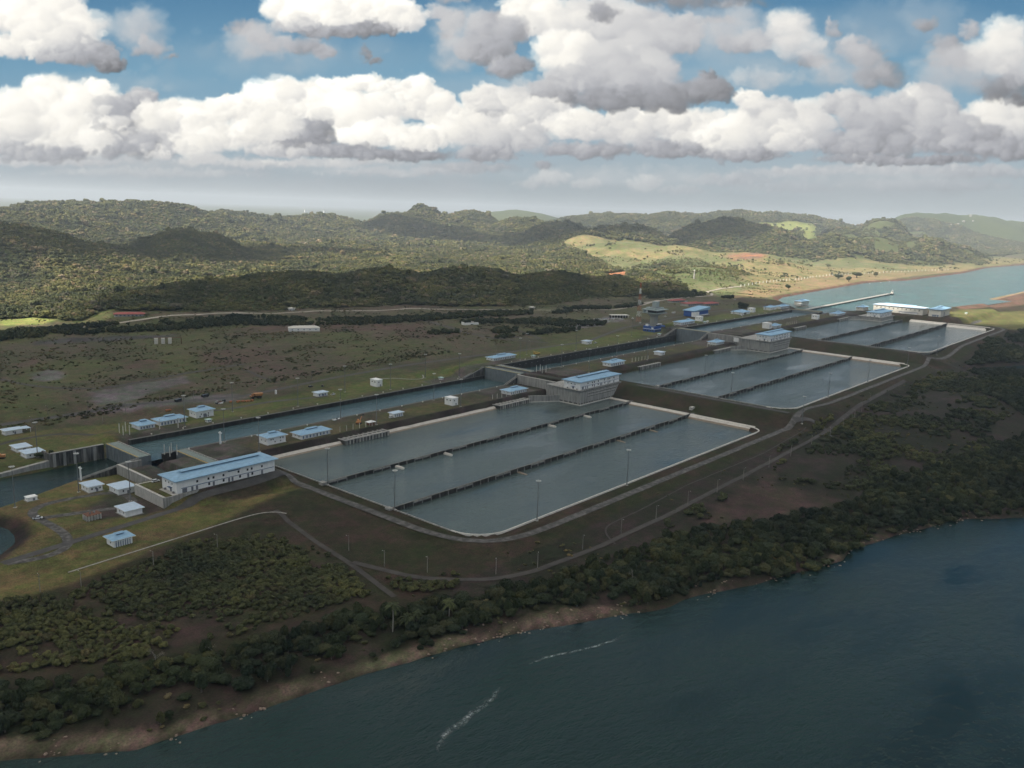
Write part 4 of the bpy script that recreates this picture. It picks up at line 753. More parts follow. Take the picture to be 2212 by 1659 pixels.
# ------------------------------------------------------------------ buildings
GRP = 'white buildings with blue roofs along the locks'
def panes(r, side, w, d, items, m='glass', name='window'):
    for (u, z0, ww, hh) in items:
        if side == 'y': B(name, m, r, (u, u+ww, -.06, .02, z0, z0+hh))
        else: B(name, m, r, (-.06, .02, u, u+ww, z0, z0+hh))
def house(x, y, z, w, d, h, roof, label, cat='building', name='blue_roofed_building', win=3, side=1, door=True, group=GRP, arch=False, wall='white', vent=True):
    r = tag(empty(name, (x, y, z-.05)), label, cat, group)
    B('wall', wall, r, (0, w, 0, d, -.6, h)); B('plinth', 'conc', r, (-.9, w+.9, -.9, d+.6, -.8, .18))
    if roof == 'hip':
        ov = 1.5; b = MB(); b.hip(-ov, w+ov, -ov, d+ov, h+.32, min(w, d)*.17, .1); ro = b.build('roof', 'blue', r)
        B('fascia', 'trim', ro, (-ov-.06, w+ov+.06, -ov-.06, d+ov+.06, h-.05, h+.33))
        if vent:
            rh = h+.42+min(w, d)*.17; q0, q1 = (w*.32, w*.68) if w > d*.8 else (w*.3, w*.7); c = d/2
            vt = B('roof_vent', 'band', ro, (q0, q1, c-1.3, c+1.3, rh-1.3, rh+.35)); v = MB(); v.hip(q0-.8, q1+.8, c-1.9, c+1.9, rh+.35, .8, .12); v.build('vent_cap', 'blue', vt)
    elif roof == 'slab':
        ov = 1.2; b = MB(); b.hip(-ov, w+ov, -ov, d+ov, h+.3, .55, .05); ro = b.build('roof', 'paleblue', r); B('fascia', 'trim', ro, (-ov-.06, w+ov+.06, -ov-.06, d+ov+.06, h-.1, h+.31))
    elif roof == 'flat':
        B('roof', 'trim', r, (-.35, w+.35, -.35, d+.35, h-.02, h+.3)); B('roof_deck', 'white', r, (-.1, w+.1, -.1, d+.1, h+.3, h+.36))
    if arch:
        st_ = (w-1.6)/win
        panes(r, 'y', w, d, [(1+i*st_, .5, st_*.5, h*.62) for i in range(win)], 'band')
        for i in range(win+1): B('pillar', 'trim', r, (.45+i*st_, .95+i*st_, -.5, 0, 0, h*.95))
    elif win:
        panes(r, 'y', w, d, [((i+.6)*w/(win+.4), h*.42, .95, min(1.3, h*.3)) for i in range(win)])
    if side: panes(r, 'x', w, d, [((i+.55)*d/(side+.4), h*.42, .9, min(1.2, h*.3)) for i in range(side)])
    if door: B('door', 'door', r, (w*.52, w*.52+1.5, -.08, .02, .15, min(2.5, h*.7)))
    return r
d0 = 4.6
house(-136.8,-37.3,d0,9.8,12.7,4.6,'slab','white house with pale roof and paved terrace right beside the approach channel',win=3,side=2)
house(-124.1,-56.5,d0,12,14.9,4.6,'slab','white house with pale roof between the channel house and the concrete retaining wall',win=2,side=1)
house(-141,-103,d0,11.3,13.4,4.4,'slab','square white house with pale roof on the olive lawn above the access road',win=0,side=2,door=False)
r = house(-170.4,-148.3,4.2,11.7,9.6,5.0,'hip','nearest white pavilion with hipped blue roof, roof vent and tall dark openings',win=7,side=1,arch=True,door=False)
B('louvre_band', 'band', r, (1, 11, -.1, .02, 4.0, 4.5))
house(-174.6,-27,d0,6.4,5.2,2.6,'flat','small plain white cabin standing alone on the lawn by the channel bank','cabin','cabin',win=0,side=1,group=None)
r = house(-122.9,159.9,6,13.9,8.5,4.0,'slab','long white building with pale roof and open carport at the far left edge',win=1,side=1)
B('carport_roof', 'paleblue', r, (15.3, 21, -.8, 9, 3.6, 3.9))
for q in ((20.5, -.4), (20.5, 8.4)): B('carport_post', 'trim', r, (q[0], q[0]+.3, q[1], q[1]+.3, 0, 3.6))
house(-135.6,98.5,6,10.5,12.6,3.6,'slab','left white house of the overlapping pair on the far bank, partly hidden',win=1,side=1)
house(-136.9,75.5,6,13.2,12.4,4.0,'slab','right white house of the overlapping pair on the far bank, nearer the water',win=3,side=1)
house(-40.2,81,DK[0],14.6,14.5,3.6,'hip','white house with blue hipped roof behind the lower gate on the far bank',win=5,side=1,arch=True)
house(-20,82.4,DK[0],25.5,13,4.2,'hip','long white building with blue vented roof adjoining the house behind the lower gate',win=8,side=0,arch=True)
r = house(18.4,86.4,DK[0],17.7,13.5,6.6,'hip','two-storey white building with blue vented roof on the far bank of the lower lock',win=2,side=2)
B('shutter', 'door', r, (7, 10, -.1, .02, .2, 3.6)); panes(r, 'y', 0, 0, [(3, .5, 1, 1.6), (11.5, .5, 1, 1.6)])
def kiosk(x, y, z, label):
    r = tag(empty('kiosk', (x, y, z-.05)), label, 'kiosk', 'small kiosks with pale green roofs'); B('wall', 'white', r, (0, 4, 0, 4, 0, 2.5))
    b = MB(); b.hip(-.9, 4.9, -.9, 4.9, 2.5, .8, .2); b.build('roof', 'kiosk', r)
    for u in (.5, 2.3): B('window', 'glass', r, (u, u+1.1, -.05, .02, 1, 2)); B('window', 'glass', r, (-.05, .02, u, u+1.1, 1, 2))
kiosk(17.7,66,DK[0],'tiny kiosk with pale green roof in front of the two-storey far bank building')
kiosk(328.4,70,DK[0],'tiny kiosk with pale green roof on the far bank near the second gate')
kiosk(495.7,63,DK[1],'tiny kiosk with pale roof beside the yellow crane')
kiosk(966,60,DK[2],'tiny white kiosk beside the white cube and parked car beyond the control tower')
kiosk(827,67,DK[1],'tiny kiosk on the lawn in front of the blue tower base')
kiosk(1598,-211,31.9,'tiny white kiosk near the green field at the right of the upper lock')
r = house(13.6,-37.6,DK[0],18.2,13.2,6.4,'hip','two-storey white building with blue vented roof just behind the longest blue-roofed building',win=0,side=2,door=False)
panes(r, 'y', 0, 0, [(3, 4, 1, 1.1), (5, 4, 1, 1.1), (12.5, 4.2, 1, 1.1), (15, 4.2, 1, 1.1), (7, 1.6, 1, 1.1), (12.6, 1.6, 1, 1.1)])
house(45.6,-41.5,DK[0],31.1,13.6,4,'hip','long white building with blue vented roof and arched openings beside the left basin intake',win=8,side=2,arch=True)
house(160.8,88.5,DK[0],12.7,8.4,3.9,'slab','small white house with pale blue roof alone on the far bank lawn',win=3,side=0,arch=True)
def cube(x, y, z, label, w=8.5, d=11.5, h=7.8):
    r = house(x, y, z, w, d, h, 'flat', label, 'building', 'white_cube_building', win=0, side=0, door=False, group='tall white cube shaped buildings')
    B('door', 'door', r, (w*.55, w*.55+1.6, -.08, .02, .2, 2.4)); panes(r, 'x', 0, 0, [(d*.2, h*.62, 1.6, 1.3), (d*.62, h*.62, 1.6, 1.3)]); panes(r, 'y', 0, 0, [(w*.3, h*.6, 1.2, 1.2)])
cube(241.9,87.2,DK[0],'tall white cube building on the green far bank of the lower lock')
cube(239.3,-36.8,DK[0],'tall white cube building on the near bank right of the small porch house')
cube(982.5,77.6,DK[2],'tall white cube building on the far bank between blue roofs and the blue warehouse')
cube(1203.6,83.6,DK[2],'tall white cube building right of the wide low blue roof on the far bank', 12, 11)
r = house(992.3,-46.2,DK[2],10.5,12.5,9.2,'flat','tall white cube building just behind the second control building','building','white_cube_building',win=0,side=0,door=False,group='tall white cube shaped buildings'); panes(r, 'y', 0, 0, [(2.5, 2, 1, 5), (6, 2, 1, 5)])
cube(1203.8,-45.9,DK[2],'tall white cube building on the near bank of the upper lock', 10.7, 11)
r = house(159.4,-34.9,DK[0],12,6.8,4,'slab','small white house with pale roof and parked car, near bank of the lower lock',win=4,side=0,arch=True)
house(432.4,78.7,DK[1],44,12.4,3.6,'hip','long low white building with blue roof beyond the second gate, far bank',win=12,side=2,arch=True)
house(649.4,85.3,DK[1],11.9,9.8,4.4,'slab','small white house with pale roof on the green lawn beyond the middle lock',win=2,side=0)
house(326.6,-42,DK[0],29,13.6,3.8,'hip','white building with blue vented roof on the near bank left of the great concrete block',win=8,side=2,arch=True)
house(520.9,-45.1,DK[1],31.6,12.7,4.4,'hip','white building with blue vented roof behind the right corner of the great concrete block',win=6,side=2,arch=True)
house(652,-40.4,DK[1],10.5,11,4.2,'slab','small white house with pale roof on the near bank of the middle lock',win=2,side=0)
house(903.9,72.2,DK[2],26,15,4.4,'hip','left half of the double blue-roofed white building right of the control tower',win=4,side=2,arch=True,vent=False)
house(930.5,73,DK[2],22,14,4.4,'hip','right half of the double blue-roofed white building, with roof vent',win=5,side=0,arch=True)
r = house(1146.6,78.4,DK[2],33,23,4.2,'hip','wide low white building with broad blue roof and dark open bay on the far bank',win=4,side=2,vent=False); B('open_bay', 'black', r, (9, 16, -.1, .02, 0, 3.2))
house(1276.9,80.6,DK[2],31,14,5,'hip','first blue-roofed white house in the row near the far end of the upper lock',win=3,side=2,arch=False)
house(1323.8,77.4,DK[2],42,14,4.4,'hip','second, lower white house with blue roof in the row by the far gate',win=6,side=0,arch=True)
r = house(1442.3,84.1,31.9,44,15.5,7.2,'hip','white two-tier building with blue roof at the lake inlet beyond the far gate',win=4,side=2,wall='cream'); 
house(1430,80,31.9,12,9,3.6,'flat','low cream annex at the left of the two-tier building by the lake inlet',win=1,side=1,wall='cream')
house(807.5,-44.9,DK[1],25.8,14.2,3.9,'hip','white building with blue vented roof beside the long white shed and concrete block',win=6,side=2,arch=True)
r = house(855,-84,DK[2]-4,9,34,6,'flat','long low white shed with wide doors in front of the second control building','shed','long_shed',win=0,side=0,door=False,group=None); r.location.z = DK[1]+2
for i in range(4): B('shutter', 'trim' if i % 2 else 'door', r, (-.08, .02, 2+i*8, 8+i*8, .3, 3.2))
house(1006.5,-49.3,DK[2],26,11,4.2,'hip','small white building with blue vented roof adjoining the cube behind the second control building',win=5,side=0,arch=True)
house(1301.3,-48.2,DK[2],40,15.9,3.7,'hip','sprawling white building with blue roof on the near bank by the far gate',win=6,side=2,arch=True)
house(1453.7,-45.8,31.9,30,14.7,6.8,'hip','white house with blue vented roof standing left of the long cream hall',win=3,side=2,wall='cream')
# long hall and tall hall by the lake
r = tag(empty('long_hall', (1478,-156,31.8)), 'very long cream hall with thin blue roof facing left beside the lake', 'hall')
B('wall', 'cream', r, (0, 36, 0, 98, -.5, 13.2)); b = MB(); b.hip(-2, 38, -2, 100, 13.4, 3.0, .3); ro = b.build('roof', 'paleblue', r); B('clerestory', 'blue', ro, (17, 21, 18, 80, 15.2, 17.4))
for i in range(11): B('window', 'glass', r, (-.08, .02, 6+i*8.4, 8+i*8.4, (8.6 if i % 3 else 7.4), 10.2))
B('canopy', 'band', r, (-1.2, 0, 8, 46, 3.6, 4)); B('shutter', 'white', r, (-.1, .02, 10, 44, .3, 3.5))
r = tag(empty('tall_hall', (1476,-191,31.8)), 'tall cream box-shaped hall with blue vented roof at the right end of the lock buildings', 'hall')
B('wall', 'cream', r, (0, 66, 0, 23, -.5, 14.4)); b = MB(); b.hip(-2.4, 68.4, -2.4, 25.4, 14.5, 3.2, .4); ro = b.build('roof', 'blue', r); B('roof_vent', 'band', ro, (22, 46, 10, 13.5, 16.6, 19)); B('vent_cap', 'blue', ro, (21, 47, 9, 14.5, 19, 19.4))
for u in (4, 9, 13): B('door', 'band', r, (-.1, .02, u, u+2.6, .2, 3.4))
B('canopy', 'band', r, (-1.2, 0, 3, 17, 3.5, 3.9)); B('shutter', 'door', r, (22, 28, -.1, .02, .2, 9)); B('annex', 'white', r, (66, 76, 3, 15, -.5, 6.5))
# control buildings
def control(x, y, z, w, d, h, label):
    r = tag(empty('control_building', (x, y, z-.03)), label, 'building', 'long control buildings with blue roofs')
    B('wall', 'white', r, (0, w, 0, d, 0, h)); ov = 2.2; b = MB(); b.hip(-ov, w+ov, -ov, d+ov, h+.35, d*.13, .12); ro = b.build('roof', 'blue', r)
    B('fascia', 'blue', ro, (-ov-.08, w+ov+.08, -ov-.08, d+ov+.08, h, h+.34)); rh = h+.35+d*.13; c = d/2
    cl = B('clerestory', 'band', ro, (d*.42, w-d*.42, c-2, c+2, rh-1.6, rh+.5)); v = MB(); v.hip(d*.42-1.2, w-d*.42+1.2, c-3, c+3, rh+.5, .9, .15); v.build('clerestory_cap', 'blue', cl)
    for f in (.185, .295, .345, .445, .60, .695, .74, .85): B('window', 'glass', r, (f*w, f*w+1.5, -.08, .02, h*.56, h*.56+1.7))
    for f in (.30, .445, .615, .745): B('window', 'glass', r, (f*w, f*w+1.5, -.08, .02, h*.13, h*.13+2))
    for f in (.05, .135, .18, .345, .50, .535, .70, .85): B('door', 'door', r, (f*w, f*w+1.6, -.08, .02, .1, h*.33))
    B('garage_door', 'door', r, (.065*w, .095*w, -.1, .02, .1, h*.33)); B('string_course', 'band', r, (.04*w, w*.99, -.3, 0, h*.36, h*.36+.35)); B('vent_grille', 'band', r, (.5*w, .63*w, -.12, .02, h*.8, h*.88))
    for i in (0, 1, 2): B('side_window', 'glass', r, (-.08, .02, d*(.28+.22*i), d*(.28+.22*i)+1.2, h*.6, h*.6+1.1))
    B('awning', 'band', r, (-1.8, 0, d*.3, d*.52, h*.36, h*.36+.25)); B('side_door', 'door', r, (-.08, .02, d*.36, d*.46, .1, h*.3)); B('terrace', 'concl', r, (-3.6, 0, -1, d*.9, -.02, .25))
    for q in (d*.12, d*.7): B('air_unit', 'steel', r, (-1.6, -.5, q, q+1.2, .25, 1.5))
control(-103.7,-102.1,DK[0],80.5,20.7,9.6,'longest white building with blue roof above the lower left retaining walls')
control(370.5,-106,DK[1],78,22.5,8.8,'white control building with blue roof on the concrete block in the lower basin')
control(850,-112,DK[2],74.5,21.8,9.2,'white control building with blue roof on the concrete block in the middle basin')
control(1352,-112.6,DK[2],71.5,25,8.8,'smallest-looking control building with blue roof in front of the long cream hall')
# control tower
r = tag(empty('control_tower', (851,92,DK[1]-.1)), 'tall concrete control tower with wide glazed cabin standing on a bright blue base', 'control tower')
B('base', 'cobalt', r, (0, 34, 0, 22, 0, 9.2)); B('base_band', 'trim', r, (-.5, 34.5, -.5, 22.5, 4.4, 5.1))
for u in (2, 6, 10, 14, 18, 22, 26, 30): B('window', 'glass', r, (u, u+2.2, -.08, .02, 1.2, 3.4))
for u in (2, 6, 12, 17): B('window', 'glass', r, (-.08, .02, u, u+2.2, 1.2, 3.4))
B('entrance', 'trim', r, (-.2, .02, 2, 6, 5.4, 8)); B('canopy', 'trim', r, (13, 29, 3, 12, 11.4, 12)); B('upper_room', 'glass', r, (14, 27, 4, 11, 9.2, 11.4)); B('roof_cabin', 'white', r, (1.5, 6, 14, 19, 9.2, 12))
B('shaft', 'tower', r, (4, 11, 4, 12, 9.2, 31)); B('shaft_wing', 'conc', r, (11, 19, 6, 11, 9.2, 29))
for i in range(4): B('shaft_window', 'glass', r, (13, 14.2, 5.9, 6.05, 12+i*4.4, 14.4+i*4.4))
b = MB(); b.hexa([(4,3,26),(20,3,29),(20,13,29),(4,13,26)], [(1,-1,31),(28,-1,31),(28,18,31),(1,18,31)]); b.build('corbel', 'tower', r)
B('cabin_floor', 'towerg', r, (-3, 31, -4, 24, 31, 32.2)); B('cabin_glass', 'glass', r, (0, 28, -1.5, 21, 32.2, 36.6)); B('cabin_corner', 'towerg', r, (-2.6, -.6, 20, 23.6, 32.2, 36.6)); B('cabin_screen', 'trim', r, (-.3, .2, 15, 19.5, 32.2, 36.2))
for u in range(1, 28, 4): B('mullion', 'towerg', r, (u, u+.3, -1.75, -1.5, 32.2, 36.6))
B('cabin_roof', 'towerg', r, (-4, 33, -5, 25, 36.6, 37.6)); B('roof_tier', 'towerg', r, (1, 26, 0, 20, 37.6, 40.6)); B('lift_house', 'towerg', r, (8, 17, 4, 12, 40.6, 50.5)); B('roof_platform', 'steel', r, (6, 20, 2, 15, 40.6, 41.6))
b = MB(); b.bar((10, 6, 50.5), (10, 6, 55), .12); b.build('antenna', 'steel', r)
# warehouse, visitor centre and other structures beyond
r = tag(empty('blue_warehouse', (1046,128,31.2)), 'blue warehouse with sloping blue roof and a white door block', 'warehouse')
B('wall', 'cobalt', r, (0, 58, 0, 20, -1, 9)); b = MB(); b.hexa([(-2,-3,9),(60,-3,9),(60,22,9),(-2,22,9)], [(-2,-3,10),(60,-3,14.5),(60,22,14.5),(-2,22,10)]); b.build('roof', 'blue', r); B('door_block', 'white', r, (-1.2, 16, -4, 3, -1, 7.5)); B('skirting', 'white', r, (-.2, 58.2, -.2, 0, -1, 1))
def redroof(x, y, z, w, d, h, rz, label, name='red_roofed_building'):
    r = tag(empty(name, (x, y, z), rz), label, 'building', 'red roofed buildings'); B('wall', 'cream', r, (0, w, 0, d, -1, h)); b = MB(); b.hip(-2, w+2, -2, d+2, h, 2.6, .3); b.build('roof', 'red', r)
    n = int(w/6); 
    for i in range(n): B('opening', 'band', r, (2+i*6, 5+i*6, -.1, .02, .4, h*.7))
z = hz(1215, 230)
redroof(1195,222,z,48,22,5,math.radians(-12),'long red-roofed white hall beyond the blue warehouse, left part')
redroof(1236,206,z,46,20,4,math.radians(-12),'low red-roofed white hall beyond the blue warehouse, right part')
redroof(1225,278,hz(1240,280),44,12,3.6,math.radians(-10),'thin red-roofed pavilion by the pale road behind the other red roofs')
redroof(246,742,hz(255,745),44,12,3.4,math.radians(-31),'long red-roofed open barn at the forest edge on the left', 'red_barn')
r = tag(empty('storage_hangar', (389,466,hz(410,455)), math.radians(-30)), 'long cream storage hangar alone on the brown scrub plateau', 'hangar'); B('wall', 'white', r, (0, 47, 0, 16, -1, 5)); b = MB(); b.hip(-.5, 47.5, -.5, 16.5, 5, 3, .1); b.build('roof', 'cream', r)
for i in range(5): B('window', 'band', r, (4+i*9, 6+i*9, -.08, .02, 2, 3.2))
r = tag(empty('roofless_shed', (640,330,hz(650,325)), math.radians(-20)), 'ruined white walls of a roofless shed among dark bushes on the plateau', 'ruin')
B('wall', 'white', r, (0, 26, 0, .5, -1, 4)); B('wall', 'white', r, (0, .5, 0, 12, -1, 4.4)); B('wall', 'concl', r, (18, 18.5, 0, 12, -1, 5)); B('wall', 'white', r, (26, 26.5, 0, 12, -1, 3))
r = tag(empty('silo_frame', (188,498,hz(195,492)), math.radians(-28)), 'three pale concrete bins in a row with a dark frame on the plateau', 'silos')
for i in range(3): B('bin', 'lip', r, (i*9, i*9+5, 0, 6, -1, 8))
B('frame', 'rust', r, (0, 36, 5, 7, 7.6, 8.2)); B('frame_leg', 'rust', r, (35, 36, 0, 1, -1, 8))
for q in ((517.5,643.4),):
    r = tag(empty('hut', (q[0],q[1],hz(*q))), 'small white hut with pale roof on the road at the forest edge', 'hut'); B('wall', 'white', r, (0, 9, 0, 7, -1, 4)); b = MB(); b.hip(-2, 11, -2, 9, 4, 1.6, .2); b.build('roof', 'cream', r)
r = tag(empty('hut', (905,402,hz(905,402))), 'small grey hut beside the pale road, just left of the control tower woods', 'hut'); B('wall', 'conc', r, (0, 8, 0, 7, -1, 4)); b = MB(); b.hip(-2, 10, -2, 9, 4, 1.8, .2); b.build('roof', 'concl', r)
r = tag(empty('open_shed', (915,222,hz(920,225)), math.radians(-35)), 'cream shed with dark open bays beside the pale scrap yard', 'shed'); B('roof', 'lip', r, (-1, 34, -1, 13, 5, 5.5)); B('back_wall', 'black', r, (0, 33, 6, 12, -1, 5))
for i in range(7): B('pier', 'lip', r, (i*5.4, i*5.4+.8, -.5, 1, -1, 5))
for i, (x, y, w, d) in enumerate(((880,215,16,7),(897,205,22,6),(872,196,12,8),(918,196,18,6),(860,222,14,5),(886,228,12,6))):
    r = tag(empty('stacked_panels', (x,y,hz(x,y)), .5*i), f"low pale stack of panels, {['first','second','third','fourth','fifth','sixth'][i]} in the scrap yard left of the lattice mast", 'stack', 'pale stacks in the yard'); B('stack', 'concl' if i % 2 else 'lip', r, (0, w, 0, d, -.5, 1.5)); B('cover', 'steel', r, (.5, w-.5, .5, d-.5, 1.5, 1.8))
r = tag(empty('lattice_mast', (910,161,hz(910,161))), 'tall red and white lattice radio mast left of the control tower', 'radio mast'); H_ = 70
for s_ in range(7):
    b = MB(); z0, z1 = s_*10, s_*10+10; w0, w1 = 3.2-2.6*z0/H_, 3.2-2.6*z1/H_
    for sx in (-1, 1):
        for sy in (-1, 1): b.bar((sx*w0, sy*w0, z0), (sx*w1, sy*w1, z1), .16, 4)
    for sx, sy, tx, ty in ((-1,-1,1,-1),(1,-1,1,1),(1,1,-1,1),(-1,1,-1,-1)): b.bar((sx*w0, sy*w0, z0), (tx*w1, ty*w1, z1), .1, 4); b.bar((tx*w0, ty*w0, z0), (sx*w1, sy*w1, z1), .1, 4)
    b.build('mast_section', 'terra' if s_ % 2 == 0 else 'trim', r)
for i, (x, y, s_) in enumerate(((6900,1160,22),(7050,1150,16),(7300,1170,26),(7450,1140,14),(7620,1200,22))):
    r = tag(empty('distant_house', (x,y,hz(x,y)+6)), f"tiny far white house, {['first','second','third','fourth','fifth'][i]} from the left in the hazy settlement on the right", 'house', 'far settlement on the right'); B('wall', 'conc', r, (0, s_, 0, s_*.8, -10, 4)); b = MB(); b.hip(-2, s_+2, -2, s_*.8+2, 4, 3, .5); b.build('roof', 'concl', r)
for i, (x, y, s_) in enumerate(((8700,11835,70),(8680,11285,50))):
    r = tag(empty('distant_house', (x,y,hz(x,y)+8)), f"faint white speck of a building on the far {['left','left centre'][i]} plain below the horizon", 'house', 'far specks'); B('wall', 'white', r, (0, s_, 0, s_*.5, -10, 30)); B('roof', 'cream', r, (-4, s_+4, -4, s_*.5+4, 30, 34))
r = tag(empty('white_marker_tower', (1661,468,hz(1661,468))), 'short white lattice-like tower standing in the grassland beyond the woods', 'tower'); b = MB(); b.hexa([(-2,-2,-1),(2,-2,-1),(2,2,-1),(-2,2,-1)], [(-1.1,-1.1,20),(1.1,-1.1,20),(1.1,1.1,20),(-1.1,1.1,20)]); b.build('shaft', 'conc', r); B('head', 'cream', r, (-1.8, 1.8, -1.8, 1.8, 20, 23))
# machinery block on the lawn
r = tag(empty('machinery_block', (-162,-93,d0)), 'grey fluted concrete machinery block in dark gravel on the lawn', 'machinery block'); B('body', 'conc', r, (0, 9, 0, 7, -.3, 3.2)); B('top', 'rust', r, (-.3, 9.3, -.3, 7.3, 3.2, 3.6))
for i in range(5): B('rib', 'concl', r, (.2+i*1.95, .9+i*1.95, -.8, 0, -.3, 3.4))
for i in range(3): B('side_rib', 'concl', r, (-.8, 0, .5+i*2.4, 1.3+i*2.4, -.3, 3.4))
b = MB(); b.bar((3, 3, 3.6), (3, 3, 5), .5, 8); b.bar((6, 4, 3.6), (6, 4, 4.6), .8, 8); b.build('pipe', 'steel', r)
# ------------------------------------------------------------------ masts, posts, fences
MASTS = [(-129,74.5),(-185,-33),(-141,-30),(-124,-74),(-5,66),(-7,-3.7),(58,88.6),(119,66.3),(198,89.7),(245,67.2),(321,90),(356,66.5),(244,-4),(244,-44.3),(129,-44.3),(118,-4),(-2,-48.6),(0,-138),(0,-215),(466,62),(468,-5.1),(590,62),(466,-49.9),(507,84.6),(593,-5.6),(605,-47.3),(777,89.1),(170,-300.8),(56,-300.8),(605,-135),(1132,89.1),(1220,65.4),(1342,67.8),(526,-212),(473,-320),(1956,110.8),(2034,107.7),(2109,108.4),(892,-301),(728,-301),(593,-301),(1033,-302.8)]
LAND = [('the far left carport building',-120,165),('the overlapping pair of far bank houses',-132,88),('the terrace house by the channel',-132,-30),('the house by the retaining wall',-118,-50),('the longest blue-roofed building',-60,-95),('the house behind the lower gate',-33,85),('the two-storey far bank building',27,90),('the small far bank house',166,92),('the far bank cube',245,90),('the far bank kiosk',330,72),('the two-storey near bank building',20,-32),('the left basin intake',105,-50),('the near bank cube',243,-32),('the right basin intake',314,-50),('the concrete block in the lower basin',410,-90),('the long low building past the second gate',454,84),('the pale-roofed house beyond the middle lock',655,90),('the vented building behind the big block',535,-40),('the near bank house of the middle lock',657,-35),('the control tower',866,100),('the cube beyond the tower',988,83),('the wide low blue roof',1163,90),('the far gate buildings',1340,84),('the outer corner of the lower basins',20,-300),('the middle of the lower outer rim',200,-301),('the road fork past the lower basins',480,-330),('the left rim of the middle basins',500,-170),('the outer rim of the middle basins',740,-301),('the outer rim of the upper basins',1100,-301),('the jetty',2050,110),('the inner basin wall start',0,-135),('the outer basin wall start',0,-212),('the first control block of the middle lock',860,-90)]
def near_land(x, y): return min(LAND, key=lambda q: (q[1]-x)**2+(q[2]-y)**2)
seen = {}
def uniq(base):
    seen[base] = seen.get(base, 0)+1; n = seen[base]
    return base if n == 1 else f"{['','','second','third','fourth','fifth','sixth','seventh','eighth','ninth','tenth'][n] if n < 11 else str(n)+'th'} {base}"
def make_mast():
    r = empty('floodlight_mast', (0, 0, 0)); b = MB(); b.cyl(0, 0, 0, 28.6, .42, .17, 8); b.build('pole', 'steel', r); B('footing', 'concl', r, (-1, 1, -1, 1, -.6, .35))
    b = MB(); R_ = 1.15; pts = [(R_*math.cos(a), R_*math.sin(a), 28.9) for a in np.linspace(0, 6.2832, 9)[:-1]]
    for i in range(8): b.bar(pts[i], pts[(i+1) % 8], .09, 4); b.bar((0, 0, 28.3), pts[i], .06, 4)
    b.build('head_ring', 'steel', r)
    for i in range(8):
        a = 6.2832*i/8; c, s_ = math.cos(a), math.sin(a); q = MB(); q.hexa([(R_*c-.35,R_*s_-.35,28.9),(R_*c+.35,R_*s_-.35,28.9),(R_*c+.35,R_*s_+.35,28.9),(R_*c-.35,R_*s_+.35,28.9)], [((R_+.5)*c-.38,(R_+.5)*s_-.38,29.5),((R_+.5)*c+.38,(R_+.5)*s_-.38,29.5),((R_+.5)*c+.38,(R_+.5)*s_+.38,29.5),((R_+.5)*c-.38,(R_+.5)*s_+.38,29.5)]); q.build('floodlight', 'lamp', r)
    return r
proto = make_mast()
for i, (x, y) in enumerate(MASTS):
    o = proto if i == 0 else copy_tree(proto); o.location = (x, y, max(hz(x, y), WL[0][2])-.1); o.rotation_euler.z = i*.7
    tag(o, uniq(f"tall floodlight mast nearest {near_land(x, y)[0]}"), 'floodlight mast', 'tall floodlight masts around the locks')
def make_post():
    r = empty('perimeter_lamp_post', (0, 0, 0)); b = MB(); b.cyl(0, 0, 0, 10.5, .24, .14, 6); b.build('pole', 'polec', r)
    b = MB(); b.bar((0, 0, 10.2), (0, 1.5, 10.7), .06, 4); b.build('arm', 'steel', r); B('lamp', 'lamp', r, (-.15, .15, 1.2, 1.7, 10.6, 10.75)); B('crossarm', 'bark', r, (-.9, .9, -.1, .1, 9.2, 9.4))
    return r
PO = [(-226,-181,'a'),(-208,-190,'a'),(-166,-189,'a'),(-125,-190,'a'),(-68,-248,'b'),(-68,-282,'b'),(-56,-307,'b'),(-29,-338,'c'),(-4,-350,'c'),(40,-352,'c'),(82,-354,'c'),(124,-356,'c'),(168,-357,'c'),(211,-359,'d'),(257,-359,'d'),(307,-359,'d'),(356,-358,'d'),(407,-357,'d'),(452,-358,'e'),(499,-354,'e'),(549,-348,'e'),(592,-341,'e'),(640,-334,'e'),
 (-96,173,'f'),(-70,203,'f'),(-34,199,'f'),(-43,148,'f'),(-10,171,'f'),(26,172,'g'),(58,162,'g'),(99,166,'g'),(136,167,'g'),(170,162,'g'),(207,162,'h'),(242,162,'h'),(278,163,'h'),(311,163,'h'),(346,164,'h'),(380,160,'h'),(420,152,'i'),(460,142,'i'),(500,134,'i'),(560,122,'i')]
ROW = {'a': 'below the olive lawn at the lower left', 'b': 'along the dirt track left of the lower basins', 'c': 'on the road round the outer basin corner', 'd': 'on the long straight of the near road', 'e': 'on the near road towards the right', 'f': 'behind the far left buildings', 'g': 'along the road behind the lower lock', 'h': 'on the far road behind the cube building', 'i': 'on the far road before the middle lock'}
proto = make_post(); cnt = {}
ORD = ['first', 'second', 'third', 'fourth', 'fifth', 'sixth', 'seventh']
for i, (x, y, q) in enumerate(PO):
    o = proto if i == 0 else copy_tree(proto); o.location = (x, y, hz(x, y)-.1); o.rotation_euler.z = .3*i; n = cnt.get(q, 0); cnt[q] = n+1
    tag(o, f"{ORD[n]} slim lamp post from the left {ROW[q]}", 'lamp post', 'slim perimeter lamp posts')
